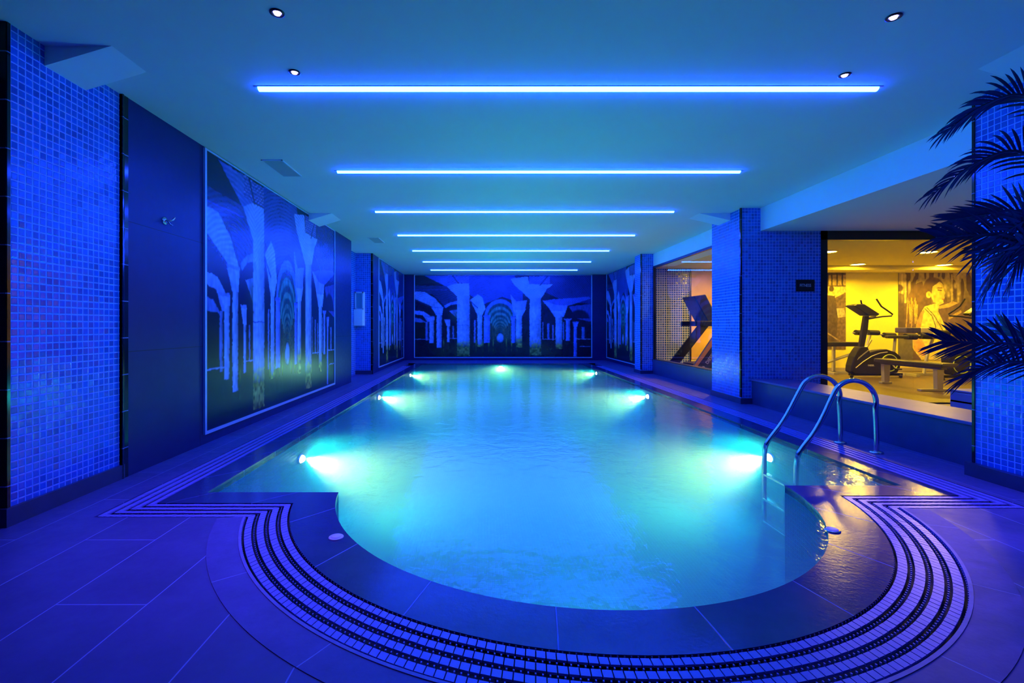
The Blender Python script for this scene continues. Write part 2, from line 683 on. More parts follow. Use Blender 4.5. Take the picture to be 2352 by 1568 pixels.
# grating: four rows of small blocks
gr = thing('overflow_grating', 'pale four-row plastic overflow grating running round the pool edge', 'grating', (CX, CY - RA - 0.4, 0))
ROWG = 0.010
for row in range(4):
    t0, t1 = row / 4.0, (row + 1) / 4.0
    g = 0.055
    A = outline(*offs(t0 + g), far=13.9)
    B = outline(*offs(t1 - g), far=13.9)
    mb = MB()
    # break every segment of the path into blocks of about 37 mm
    for i in range(len(A) - 1):
        a0, a1, b0, b1 = Vector(A[i]), Vector(A[i + 1]), Vector(B[i]), Vector(B[i + 1])
        L = ((a1 - a0).length + (b1 - b0).length) / 2
        n = max(1, int(round(L / (0.037 if L < 3 else 0.074))))
        for k in range(n):
            e = 0.06 if L < 3 else 0.03
            f0, f1 = (k + e) / n, (k + 1 - e) / n
            q = [a0.lerp(a1, f0), b0.lerp(b1, f0), b0.lerp(b1, f1), a0.lerp(a1, f1)]
            zt = -0.002 + 0.0012 * random.random()
            top = [(p.x, p.y, zt) for p in q]
            bot = [(p.x, p.y, -0.010) for p in q]
            mb.mesh(top + bot, [(0, 1, 2, 3), (0, 3, 7, 4), (1, 0, 4, 5), (2, 1, 5, 6), (3, 2, 6, 7)])
    mb.build('grating_row', GRATE, gr)
# small bridges between rows: one strip of studs in each gap of the bow
mb = MB()
for row in range(5):
    A = outline(*offs(row / 4.0 - 0.055 / 4), far=13.9)[2:-2]
    B = outline(*offs(row / 4.0 + 0.055 / 4), far=13.9)[2:-2]
    for i in range(len(A) - 1):
        a0, a1, b0, b1 = Vector(A[i]), Vector(A[i + 1]), Vector(B[i]), Vector(B[i + 1])
        n = max(1, int(round((a1 - a0).length / 0.027)))
        for k in range(n):
            f0, f1 = (k + 0.38) / n, (k + 0.60) / n
            q = [a0.lerp(a1, f0), b0.lerp(b1, f0), b0.lerp(b1, f1), a0.lerp(a1, f1)]
            mb.mesh([(p.x, p.y, -0.003) for p in q] + [(p.x, p.y, -0.012) for p in q], [(0, 1, 2, 3), (0, 3, 7, 4), (1, 0, 4, 5), (2, 1, 5, 6), (3, 2, 6, 7)])
mb.build('link_rib', GRATE, gr)

# white air buttons on the coping
for k, (x, y, lab) in enumerate(((-0.806, 2.608, 'round white air button on coping at the mural side of the bow'),
                                 (1.961, 2.697, 'round white air button on coping at the ladder side of the bow'))):
    b = thing('air_button', lab, 'button', (x, y, 0))
    mb = MB()
    mb.lathe([(0.040, 0.0005), (0.040, 0.004), (0.036, 0.007), (0.030, 0.007)], (x, y, 0))
    mb.build('rim', CHROME if k else DISCM, b)
    mb = MB()
    mb.lathe([(0.030, 0.006), (0.028, 0.010), (0.015, 0.012), (0.0, 0.012)], (x, y, 0))
    mb.build('cap', DISCM, b)

# ------------------------------------------------------------------ room shell
ZC = 2.90
bx('ceiling', PLASTER, -3.6, 4.3, -1.6, 16.4, ZC, ZC + 0.2)
bx('wall_far', PANEL, -2.9, 4.9, 16.2, 16.4, -0.02, ZC)
bx('wall_back', PANEL, -3.6, 7.6, -1.8, -1.6, -0.02, ZC)
# left side
bx('wall_left', PANEL, -3.3, -2.73, 3.66, 9.84, -0.02, ZC)
bx('wall_left_far', PANEL, -3.3, -2.69, 11.53, 16.2, -0.02, ZC)
bx('wall_left_niche', TILE, -3.3, -3.08, 9.84, 11.5, -0.02, ZC)
bx('wall_left_near', PANEL, -3.6, -3.4, -1.6, 2.85, -0.02, ZC)
bx('pillar_1', TILE, -3.6, -2.745, 2.77, 3.606, 0, ZC)
bx('pillar_2', TILE, -3.3, -2.70, 11.5, 11.53, 0, ZC)


def quarter(name, x, y, z0, z1, r, sx, sy):
    """black quarter-round edging on a vertical corner, bulging towards (sx, sy)"""
    m = MB()
    n = 6
    pts = [(x, y)]
    ring = [(x + sx * r * math.cos(PI / 2 * i / n), y + sy * r * math.sin(PI / 2 * i / n)) for i in range(n + 1)]
    s = 0
    for a, b in zip(ring[:-1], ring[1:]):
        q = [(*a, z0), (*b, z0), (*b, z1), (*a, z1)]
        if sx * sy < 0:
            q = q[::-1]
        m.face(q, [(0.3, p[2]) for p in q], True)
    cap = [(x, y, z1)] + [(*p, z1) for p in ring]
    m.face(cap if sx * sy > 0 else cap[::-1], [(0.3, 0.1)] * len(cap))
    for a, b in (((x, y), ring[0]), (ring[-1], (x, y))):
        q = [(*a, z0), (*b, z0), (*b, z1), (*a, z1)]
        m.face(q, [(0.3, p[2]) for p in q])
    return struct(m, name, BLACKTRIM)


# camera-side face of the near left pillar is edged in black
bx('trim_5', BLACKTRIM, -3.5, -2.745, 2.748, 2.77, 0.0, ZC)
bx('trim_6', BLACKTRIM, -2.748, -2.741, 2.752, 2.772, 0.0, ZC)
quarter('trim_7', -2.775, 3.606, 0.0, ZC, 0.055, 1, 1)
bx('trim_8', BLACKTRIM, -3.3, -2.728, 3.606, 3.672, 0.0, ZC)
bx('trim_9', BLACKTRIM, -2.72, -2.672, 11.49, 11.55, 0.0, ZC)
bx('baseboard_left', BASEB, -3.5, -2.722, 2.73, 3.63, 0.0, 0.105)
bx('baseboard_left_far', BASEB, -3.08, -2.69, 11.46, 11.5, 0.0, 0.09)

# right side
bx('wall_right', PANEL, 4.11, 4.22, 12.08, 16.2, -0.02, ZC)
bx('pillar_3', TILE, 3.80, 4.13, 11.60, 12.08, 0, ZC)
bx('pillar_4', TILE, 3.815, 4.99, 7.10, 8.02, 0, ZC)
bx('pillar_5', TILE, 3.78, 7.6, -1.6, 3.69, 0, ZC)
bx('trim_10', BLACKTRIM, 3.793, 3.815, 7.085, 7.115, 0.1, ZC)
bx('trim_11', BLACKTRIM, 3.790, 3.815, 11.585, 11.62, 0.1, ZC)
bx('trim_12', BLACKTRIM, 3.772, 3.79, 3.685, 3.705, 0.1, ZC)
bx('baseboard_right', BASEB, 3.792, 4.3, 7.078, 8.03, 0.0, 0.085)
bx('baseboard_right_far', BASEB, 3.775, 4.12, 11.575, 12.08, 0.0, 0.08)
bx('baseboard_right_near', BASEB, 3.73, 3.80, -1.6, 3.72, 0.0, 0.10)
# sill wall under the far window and the low stone bench by the pool
m = MB()
m.box(4.08, 4.30, 8.02, 11.60, 0, 0.325)
struct(m, 'wall_right_sill', LEDGE)
bx('trim_13', LEDGE, 4.06, 4.32, 8.02, 11.60, 0.325, 0.345)
bx('wall_right_ledge', LEDGE, 3.965, 4.52, 3.69, 7.10, 0, 0.345)
bx('trim_14', LEDGETOP, 3.95, 4.535, 3.69, 7.10, 0.345, 0.372, bevel=0.004)
# fascia and soffit
bx('ceiling_soffit', PLASTER, 4.10, 7.7, 3.69, 7.10, 2.563, ZC + 0.1)
bx('ceiling_beam', PLASTER, 4.10, 4.6, 8.02, 11.60, 2.60, ZC + 0.1)
bx('wall_alcove', PLASTER, 7.45, 7.7, 3.69, 7.14, -0.02, 2.6)

# sloping plaster haunches where the beams meet the pillars
def haunch(name, xw, out, y0, y1, drop):
    m = MB()
    a, b, c = (xw, ZC), (xw, ZC - drop), (xw + out, ZC)
    m.prism([(a[0], a[1]), (b[0], b[1]), (c[0], c[1])], 'y', y0, y1)
    return struct(m, name, PLASTER, recalc=True)


haunch('ceiling_haunch_1', -2.745, 0.42, 2.99, 3.30, 0.125)
haunch('ceiling_haunch_2', -2.72, 0.36, 7.42, 7.90, 0.11)
haunch('ceiling_haunch_3', 3.815, -0.48, 7.42, 7.80, 0.11)
haunch('ceiling_haunch_4', 3.78, -0.42, 2.95, 3.26, 0.125)

# window 1: camera-facing gym glazing behind the bench; window 2: glazing over the far sill
def frame_box(mb, x0, x1, y0, y1, z0, z1):
    mb.box(x0, x1, y0, y1, z0, z1)


YG = 7.14
m = MB()
m.box(4.99, 5.085, 7.09, 7.19, 0, 2.563)
m.box(4.99, 7.5, 7.09, 7.19, 2.43, 2.563)
m.box(4.99, 7.5, 7.10, 7.18, 0.0, 0.02)
w1 = struct(m, 'window_1', BLACK)
for x0, x1 in ((5.085, 6.385), (6.395, 7.45)):
    m = MB()
    m.box(x0, x1, YG - 0.005, YG + 0.005, 0.02, 2.43)
    m.build('pane', GLASS, w1)
m = MB()
m.box(4.09, 4.15, 8.02, 11.60, 2.555, 2.60)
m.box(4.09, 4.15, 11.55, 11.60, 0.345, 2.555)
m.box(4.09, 4.15, 8.02, 8.06, 0.345, 2.555)
m.box(4.09, 4.15, 8.06, 11.55, 0.345, 0.36)
w2 = struct(m, 'window_2', BLACK)
m = MB()
m.box(4.115, 4.125, 8.06, 11.55, 0.36, 2.555)
m.build('pane', GLASS, w2)

# gym shell
bx('floor_gym', GYMFLOOR, 4.11, 13.2, 7.12, 12.5, -0.2, -0.002)
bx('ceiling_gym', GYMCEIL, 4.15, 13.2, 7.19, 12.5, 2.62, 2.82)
bx('wall_gym_far', GYMWALL, 5.28, 13.2, 12.3, 12.5, -0.02, 2.62)
bx('wall_gym_tile', TILEG, 4.11, 5.28, 12.28, 12.5, -0.02, 2.62)
bx('wall_gym_right', GYMWALL, 12.75, 13.0, 7.14, 12.3, -0.02, 2.62)
bx('wall_gym_front', GYMWALL, 7.45, 12.9, 7.0, 7.2, -0.02, 2.82)
bx('trim_15', BLACK, 5.27, 5.30, 12.26, 12.30, 0, 2.62)
bx('baseboard_gym', plain('gym skirting', (0.5, 0.42, 0.25), 0.4), 5.3, 12.75, 12.285, 12.3, 0.0, 0.09)
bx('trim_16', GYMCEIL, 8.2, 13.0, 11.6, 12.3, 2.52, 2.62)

# ------------------------------------------------------------------ murals (printed picture of a vaulted hall)
def value_noise(h, w_, cells, seed):
    r = np.random.default_rng(seed)
    g = r.random((cells[1] + 2, cells[0] + 2))
    y = np.linspace(0, cells[1], h)
    x = np.linspace(0, cells[0], w_)
    yi, xi = y.astype(int), x.astype(int)
    fy, fx = (y - yi)[:, None], (x - xi)[None, :]
    fy, fx = fy * fy * (3 - 2 * fy), fx * fx * (3 - 2 * fx)
    a, b = g[yi][:, xi], g[yi][:, xi + 1]
    c, d = g[yi + 1][:, xi], g[yi + 1][:, xi + 1]
    return (a * (1 - fx) + b * fx) * (1 - fy) + (c * (1 - fx) + d * fx) * fy


class Canvas:
    """picture of width x height samples that spans the box x0..x1, y0..y1 (y grows downwards)"""
    def __init__(self, nx, ny, x0, x1, y0, y1, bg, warp=0.004):
        self.X, self.Y = np.meshgrid(np.linspace(x0, x1, nx), np.linspace(y0, y1, ny))
        wx = value_noise(ny, nx, (130, 110), 91) + 0.6 * value_noise(ny, nx, (40, 40), 92)
        wy = value_noise(ny, nx, (120, 120), 93) + 0.6 * value_noise(ny, nx, (36, 36), 94)
        k = warp * (x1 - x0)
        self.X = self.X + (wx - 0.8) * k
        self.Y = self.Y + (wy - 0.8) * k
        self.c = np.zeros((ny, nx, 3)) + np.array(bg)

    def put(self, mask, col, a=1.0):
        mk = (mask * a)[..., None]
        self.c = self.c * (1 - mk) + np.asarray(col) * mk

    def poly(self, pts, col, a=1.0):
        inside = np.zeros(self.X.shape, bool)
        n = len(pts)
        for i in range(n):
            (xa, ya), (xb, yb) = pts[i], pts[(i + 1) % n]
            if ya == yb:
                continue
            cr = ((ya > self.Y) != (yb > self.Y)) & (self.X < (xb - xa) * (self.Y - ya) / (yb - ya) + xa)
            inside ^= cr
        self.put(inside.astype(float), col, a)

    def ell(self, cx, cy_, rx, ry, col, a=1.0, soft=0.15, half=None):
        d = np.sqrt(((self.X - cx) / rx) ** 2 + ((self.Y - cy_) / ry) ** 2)
        mk = np.clip((1 - d) / soft, 0, 1)
        if half == 'top':
            mk = mk * (self.Y <= cy_)
        self.put(mk, col, a)

    def ring(self, cx, cy_, rx, ry, th, col, a=1.0):
        d = np.sqrt(((self.X - cx) / rx) ** 2 + ((self.Y - cy_) / ry) ** 2)
        self.put(((d < 1) & (d > 1 - th) & (self.Y <= cy_)).astype(float), col, a)

    def line(self, xa, ya, xb, yb, wd, col, a=1.0):
        dx, dy = xb - xa, yb - ya
        L2 = dx * dx + dy * dy
        t = np.clip(((self.X - xa) * dx + (self.Y - ya) * dy) / L2, 0, 1)
        d = np.hypot(self.X - xa - t * dx, self.Y - ya - t * dy)
        self.put((d < wd).astype(float), col, a)


def hall_picture(nx, ny):
    c = Canvas(nx, ny, 85, 2235, 65, 1075, (0.010, 0.016, 0.085), 0.0024)
    ST = (0.30, 0.44, 0.95)
    n1 = value_noise(ny, nx, (26, 14), 1)
    n2 = value_noise(ny, nx, (90, 60), 2)
    n3 = value_noise(ny, nx, (200, 30), 3)
    # vault planes
    c.poly([(745, 65), (1300, 65), (1400, 260), (1400, 420), (1150, 330), (930, 420), (745, 300)], (0.03, 0.07, 0.42))
    c.poly([(1640, 65), (2235, 65), (2235, 420), (1900, 380), (1640, 260)], (0.02, 0.035, 0.28))
    c.poly([(85, 65), (480, 65), (560, 165), (300, 160), (85, 190)], (0.02, 0.06, 0.12))
    c.poly([(200, 70), (560, 70), (600, 165), (740, 165), (600, 330), (480, 210)], (0.10, 0.16, 0.62))
    c.poly([(85, 190), (470, 200), (600, 340), (600, 430), (440, 440), (300, 300), (85, 270)], (0.02, 0.05, 0.22))
    c.poly([(85, 265), (200, 270), (330, 350), (432, 470), (300, 480), (200, 410), (85, 370)], ST)
    c.line(85, 365, 310, 470, 9, (0.02, 0.04, 0.2))
    c.poly([(440, 440), (520, 400), (600, 385), (600, 420), (520, 430), (460, 470)], (0.15, 0.25, 0.8))
    c.poly([(500, 505), (600, 490), (600, 600), (560, 560)], (0.18, 0.28, 0.85))
    c.ell(640, 560, 150, 130, (0.08, 0.16, 0.10), 0.8, 0.6)
    c.poly([(85, 500), (190, 510), (290, 580), (320, 640), (240, 640), (180, 560), (85, 545)], (0.22, 0.32, 0.9))
    c.poly([(85, 590), (150, 600), (220, 650), (85, 640)], (0.12, 0.18, 0.6))
    c.poly([(85, 640), (215, 650), (215, 850), (85, 850)], (0.01, 0.03, 0.05))
    # right: vault ribs and dark arches
    c.poly([(1640, 380), (1800, 360), (2200, 330), (2235, 350), (1960, 440), (1850, 470), (1760, 520)], (0.09, 0.13, 0.62))
    c.poly([(1960, 450), (2235, 420), (2235, 640), (2060, 600)], (0.05, 0.07, 0.4))
    c.ell(2090, 600, 140, 120, (0.01, 0.015, 0.12), 1.0, 0.2, 'top')
    c.ell(1720, 620, 75, 110, (0.01, 0.03, 0.12), 1.0, 0.2)
    # corridor of arches
    c.poly([(940, 560), (1310, 560), (1310, 900), (940, 900)], (0.02, 0.06, 0.12))
    cx_, base, rx, ry = 1125, 580, 195, 225
    for k in range(8):
        f = 0.80 ** k
        col = (0.05 + 0.01 * k, 0.34 - 0.02 * k, 0.34 - 0.03 * k) if k else (0.10, 0.22, 0.75)
        yb = 580 + (820 - 580) * (1 - f)
        c.ell(cx_, yb, rx * f, ry * f, col, 1.0, 0.05, 'top')
        c.poly([(cx_ - rx * f, yb - 1), (cx_ + rx * f, yb - 1), (cx_ + rx * f, 880), (cx_ - rx * f, 880)], (0.02, 0.10, 0.13))
        c.ell(cx_, yb, rx * f * 0.86, ry * f * 0.80, (0.03, 0.16, 0.17), 1.0, 0.1, 'top')
        c.line(cx_ - rx * f, yb - 4, cx_ + rx * f, yb - 4, 3.5 * f + 1, (0.01, 0.05, 0.12))
    for k in range(9):
        xx = 0.80 ** k * 200
        for sg in (-1, 1):
            c.poly([(cx_ + sg * xx, 620 + 14 * k), (cx_ + sg * (xx - 12 * 0.85 ** k), 620 + 14 * k), (cx_ + sg * (xx - 12 * 0.85 ** k), 890), (cx_ + sg * xx, 890)], (0.18, 0.22, 0.10) if k > 1 else (0.10, 0.14, 0.4))
    c.ell(1125, 845, 46, 70, (0.22, 0.40, 1.0), 1.0, 0.4)
    # standing water
    wm = np.clip((c.Y - 850) / 50, 0, 1)
    c.put(wm * 0.85, (0.008, 0.03, 0.07))
    stre = (n3 > 0.72) * np.clip((c.Y - 860) / 40, 0, 1) * np.clip((1075 - c.Y) / 160, 0, 1)
    c.put(stre, (0.05, 0.18, 0.20), 0.5)
    for x in (830, 915, 985, 1040, 1200, 1265, 435, 1330, 1580):
        c.ell(x, 900, 9, 70, (0.30, 0.42, 0.06), 0.9, 0.8)
        c.ell(x, 990, 6, 40, (0.25, 0.40, 0.10), 0.5, 0.9)

    def column(xa, xb, yt, yb, cap=None, green_from=None, col=ST, tape=0.03):  # print turns mottled olive towards the column foot
        xm, hw = (xa + xb) / 2, (xb - xa) / 2
        if cap:
            cl, cr, y0 = cap
            c.poly([(cl, y0), (cr, y0), (xb + 6, yt), (xa - 6, yt)], (col[0] * 0.95, col[1] * 0.95, col[2]))
            c.poly([(cl, y0), (cr, y0), (cr - 8, y0 + 14), (cl + 8, y0 + 14)], (col[0] * 0.6, col[1] * 0.6, col[2] * 0.8))
        shade = np.clip((c.X - xa) / (xb - xa), 0, 1)
        mk = ((c.X >= xa) & (c.X <= xb) & (c.Y >= yt) & (c.Y <= yb)).astype(float)
        tone = (1.05 - 0.75 * np.clip(shade - 0.35, 0, 1))[..., None]
        base_ = np.array(col)[None, None, :] * tone
        if green_from:
            g = np.clip((c.Y - green_from) / 90 + (n2 - 0.5) * 0.8, 0, 1)[..., None]
            olive = (np.array([0.34, 0.36, 0.08]) * (0.35 + 1.0 * n2[..., None]))
            base_ = base_ * (1 - g) + olive * g
        c.c = c.c * (1 - mk[..., None]) + base_ * mk[..., None]

    dim = (0.13, 0.2, 0.62)
    for a in ((215, 246, 640, 870), (1640, 1652, 640, 860), (1700, 1725, 660, 860), (2120, 2155, 705, 845), (1760, 1778, 680, 870), (1892, 1905, 640, 860), (545, 560, 690, 850), (805, 825, 620, 900)):
        column(*a, col=dim)
    column(262, 316, 620, 905, (205, 322, 570))
    column(350, 412, 560, 962, (285, 432, 455))
    column(478, 508, 690, 890, (440, 515, 610))
    column(928, 1000, 580, 900, (920, 1004, 560), col=(0.16, 0.25, 0.98))
    column(1262, 1308, 600, 900, (1250, 1315, 575), col=(0.14, 0.22, 0.9))
    c.poly([(760, 370), (850, 300), (910, 340), (945, 480), (905, 560), (848, 560)], ST)
    c.line(765, 385, 850, 470, 6, (0.02, 0.05, 0.3))
    column(848, 906, 555, 945, None, 850)
    c.poly([(1250, 300), (1320, 390), (1450, 370), (1420, 520), (1388, 570), (1320, 570), (1275, 480)], (0.2, 0.3, 0.85))
    column(1320, 1390, 560, 955, (1285, 1440, 480), 800)
    c.poly([(1640, 370), (1800, 430), (1950, 440), (1900, 580), (1790, 580), (1720, 470)], (0.20, 0.29, 0.85))
    column(1800, 1880, 575, 975, (1745, 1935, 490), 850)
    column(1925, 1976, 620, 875, (1900, 2000, 600), col=(0.2, 0.3, 0.85))
    column(2022, 2058, 700, 1070, (2005, 2080, 640), col=(0.16, 0.24, 0.8))
    for xa, xb, yy in ((85, 260, 856), (510, 600, 846), (1650, 1800, 856), (2040, 2225, 852), (2090, 2225, 945)):
        c.line(xa, yy, xb, yy, 3, (0.3, 0.4, 0.9), 0.8)
    # two big columns in front
    c.poly([(475, 200), (600, 165), (745, 165), (752, 330), (600, 330)], ST)
    column(600, 752, 320, 1062, None, 850)
    c.poly([(1250, 110), (1460, 80), (1480, 175), (1765, 180), (1690, 240), (1640, 330), (1620, 360), (1485, 360), (1380, 260), (1310, 200)], ST)
    c.poly([(1475, 175), (1765, 180), (1720, 215), (1440, 240)], (0.36, 0.5, 1.0))
    column(1485, 1622, 345, 1052, None, 860)
    c.line(600, 680, 752, 680, 3, (0.05, 0.1, 0.5))
    # brick courses over the capitals
    for xa, xb, y0, y1 in ((480, 745, 72, 160), (1480, 1730, 78, 172)):
        mk = (c.X > xa) & (c.X < xb) & (c.Y > y0) & (c.Y < y1)
        rowi = np.floor((c.Y - y0) / 13)
        br = (((c.Y - y0) % 13) < 6) & (((c.X + rowi * 17) % 40) < 30)
        c.put(mk.astype(float), (0.05, 0.08, 0.40))
        c.put((mk & br).astype(float), (0.22, 0.26, 0.85), 0.8)
    c.line(545, 72, 615, 160, 8, (0.01, 0.03, 0.18))
    c.line(1700, 80, 1610, 190, 7, (0.02, 0.03, 0.25))
    c.line(85, 245, 480, 245, 3, (0.03, 0.06, 0.4))
    st = 0.5 + 0.5 * np.sin(np.hypot(c.X - 1125, (c.Y - 900) * 1.1) * 0.33 + 3 * n1)
    st2 = 0.5 + 0.5 * np.sin(np.hypot(c.X - 330, c.Y - 800) * 0.30 + 2 * n1)
    vt = np.clip((520 - c.Y) / 160, 0, 1)
    tex = 1 - vt * 0.45 * np.where(c.X < 620, st2, st) * (n2 + 0.3)
    c.c *= tex[..., None]
    cols = 1 - 0.35 * np.clip((n3 - 0.35) * 1.5, 0, 1) * np.clip((c.Y - 330) / 80, 0, 1)
    c.c *= cols[..., None]
    lum = c.c.max(-1, keepdims=True)
    c.c *= np.clip(lum / 0.30, 0.35, 1.0)
    k = max(1, nx // 300)
    for _ in range(k):
        q = np.pad(c.c, ((1, 1), (1, 1), (0, 0)), mode='edge')
        c.c = (q[:-2, 1:-1] + q[2:, 1:-1] + q[1:-1, :-2] + q[1:-1, 2:] + 2 * c.c) / 6
    c.c *= (0.72 + 0.45 * n2 * 0.6 + 0.3 * n1)[..., None]
    return np.clip(c.c, 0.003, 1)


def print_grid(name, pic, P00, P10, P01, mat, parent):
    """grid with one colour per point; pic rows run from top to bottom; P01 is the top-left corner, P00 bottom-left, P10 bottom-right"""
    ny, nx, _ = pic.shape
    P00, P10, P01 = (np.array(p, float) for p in (P00, P10, P01))
    off = np.array(origin_of(parent)) if parent else np.zeros(3)
    u = np.linspace(0, 1, nx)[None, :, None]
    v = np.linspace(1, 0, ny)[:, None, None]
    V = (P00 - off) + (P10 - P00) * u + (P01 - P00) * v
    idx = np.arange(nx * ny).reshape(ny, nx)
    a, b, c_, d = idx[1:, :-1], idx[1:, 1:], idx[:-1, 1:], idx[:-1, :-1]
    F = np.stack([a, b, c_, d], -1).reshape(-1, 4)
    me = bpy.data.meshes.new(name)
    me.vertices.add(nx * ny)
    me.vertices.foreach_set('co', V.reshape(-1))
    me.loops.add(F.size)
    me.loops.foreach_set('vertex_index', F.reshape(-1).astype(np.int32))
    me.polygons.add(len(F))
    me.polygons.foreach_set('loop_start', np.arange(0, F.size, 4, dtype=np.int32))
    at = me.attributes.new('print', 'FLOAT_COLOR', 'POINT')
    col = np.concatenate([pic.reshape(-1, 3), np.ones((nx * ny, 1))], 1)
    at.data.foreach_set('color', col.reshape(-1))
    me.materials.append(mat)
    me.update(calc_edges=True)
    me.validate()
    o = bpy.data.objects.new(name, me)
    COL.objects.link(o)
    if parent:
        o.parent = parent
    return o


PIC_BIG = hall_picture(430, 420)
PIC_SMALL = hall_picture(220, 200)
PIC_FAR = hall_picture(520, 250)


def mural(label, a, b, z0, z1, nrm, pic, fw=0.03):
    """a, b: floor-plan corners of the picture from its left to its right as seen from the room"""
    a, b, nrm = Vector((*a, 0)), Vector((*b, 0)), Vector((*nrm, 0))
    t = (b - a).normalized()
    base = (a + b) / 2
    th = thing('wall_mural', label, 'mural', (base.x, base.y, z0), 'printed murals of a vaulted hall')
    e = 0.012

    def P(s, z, d):
        q = a + t * s + nrm * d
        return (q.x, q.y, z)
    L = (b - a).length
    print_grid('printed_panel', pic, P(0, z0, e), P(L, z0, e), P(0, z1, e), PRINT, th)
    m = MB()
    for s0, s1, za, zb in ((-fw, 0, z0 - fw, z1 + 0.5 * fw), (L, L + fw, z0 - fw, z1 + 0.5 * fw), (0, L, z0 - fw, z0), (0, L, z1, z1 + 0.5 * fw)):
        q = [P(s, z, d) for s in (s0, s1) for d in (0.001, 0.022) for z in (za, zb)]
        m.mesh(q, [(0, 1, 3, 2), (4, 6, 7, 5), (0, 4, 5, 1), (2, 3, 7, 6), (0, 2, 6, 4), (1, 5, 7, 3)])
    m.build('frame', ALU, th, recalc=True)
    return th


mural('large framed mural of lit stone columns on the wall beside the near tiled pillar', (-2.73, 4.68), (-2.73, 8.68), 0.125, 2.872, (1, 0), PIC_BIG)
mural('narrow framed column mural on the wall past the niche with the white box', (-2.69, 12.2), (-2.69, 15.9), 0.125, 2.872, (1, 0), PIC_SMALL)
mural('wide framed column mural on the end wall behind the pool', (-2.34, 16.2), (3.62, 16.2), 0.11, 2.872, (0, -1), PIC_FAR)
mural('narrow framed column mural on the wall past the gym windows', (4.11, 16.0), (4.11, 12.14), 0.125, 2.872, (-1, 0), PIC_SMALL)

# ------------------------------------------------------------------ ceiling fittings
strip_where = ('nearest the camera end of the pool', 'second in the row from the near end', 'third in the row from the near end', 'middle one of the row of seven',
               'third in the row from the end mural', 'second in the row from the end mural', 'shortest looking, beside the end mural')
strip_where = ('longest looking, over the bow of the pool', 'second along from the bow of the pool', 'third along from the bow of the pool', 'fourth along from the bow, midway in the row',
               'third away from the end wall mural', 'second away from the end wall mural', 'beside the end wall mural')
for k in range(7):
    y = 3.52 + 1.885 * k
    th = thing('ceiling_strip_light', 'glowing blue LED strip across the ceiling, ' + strip_where[k], 'strip light', (0.615, y, ZC), 'LED strips across the ceiling')
    m = MB()
    for yy in (-0.034, 0.027):
        m.box(-1.68, 2.91, y + yy, y + yy + 0.007, ZC - 0.004, ZC + 0.002)
    for xx in (-1.68, 2.885):
        m.box(xx, xx + 0.025, y - 0.027, y + 0.027, ZC - 0.006, ZC + 0.002)
    m.build('housing', ALU, th)
    m = MB()
    n = 6
    prof = [(0.026 * math.cos(PI * i / n), -0.024 * math.sin(PI * i / n)) for i in range(n + 1)]
    V = [(x, y + p[0], ZC - 0.001 + p[1]) for x in (-1.655, 2.885) for p in prof]
    F = [(i, i + 1, n + 1 + i + 1, n + 1 + i) for i in range(n)]
    F += [tuple(range(n + 1)), tuple(reversed(range(n + 1, 2 * n + 2)))]
    m.mesh(V, F)
    m.build('diffuser', LED, th, recalc=True)

dl = (((-1.155, 2.674), 'small bright ceiling downlight closest to the sloping haunch of the mural side'),
      ((-1.306, 3.30), 'small bright ceiling downlight just before the longest strip, mural side'),
      ((2.317, 2.71), 'small bright ceiling downlight farther from the strip, gym side'),
      ((2.511, 3.336), 'small bright ceiling downlight just before the longest strip, gym side'))
for (x, y), lab in dl:
    th = thing('downlight', lab, 'downlight', (x, y, ZC), 'small ceiling downlights')
    m = MB()
    m.lathe([(0.040, 0.0), (0.040, -0.006), (0.030, -0.008), (0.024, -0.003), (0.022, 0.0)], (x, y, ZC))
    m.build('rim', BLACK, th, recalc=True)
    m = MB()
    m.lathe([(0.020, 0.0), (0.016, -0.010), (0.008, -0.014), (0.0, -0.015)], (x, y, ZC), n=16)
    m.build('lens', SPOTE, th)
    ld = bpy.data.lights.new('downlight_beam', 'SPOT')
    ld.color = (0.16, 0.09, 1.0)
    ld.energy = 190
    ld.spot_size = math.radians(68)
    ld.spot_blend = 1.0
    ld.shadow_soft_size = 0.03
    lo = bpy.data.objects.new('downlight_beam', ld)
    lo.location = (0, 0, -0.03)
    lo.parent = th
    COL.objects.link(lo)

for lab, x0, x1, y0, y1 in (('slim grey ceiling vent above the big wall mural', -2.345, -2.12, 5.03, 5.58),
                            ('small ceiling vent by the tiled niche with the white box', -2.30, -2.08, 9.45, 10.02)):
    th = thing('ceiling_vent', lab, 'vent', ((x0 + x1) / 2, (y0 + y1) / 2, ZC), 'slim ceiling vents')
    m = MB()
    for a in ((x0, x1, y0, y0 + 0.012), (x0, x1, y1 - 0.012, y1), (x0, x0 + 0.012, y0, y1), (x1 - 0.012, x1, y0, y1)):
        m.box(*a, ZC - 0.010, ZC - 0.0005)
    m.build('frame', WHITEP, th)
    m = MB()
    nsl = 34
    for i in range(nsl):
        yy = y0 + 0.014 + (y1 - y0 - 0.03) * i / nsl
        m.box(x0 + 0.012, x1 - 0.012, yy, yy + 0.009, ZC - 0.008, ZC - 0.003)
    m.box(x0 + 0.012, x1 - 0.012, y0 + 0.012, y1 - 0.012, ZC - 0.002, ZC - 0.0005)
    m.build('grille_slats', GRILLE, th)

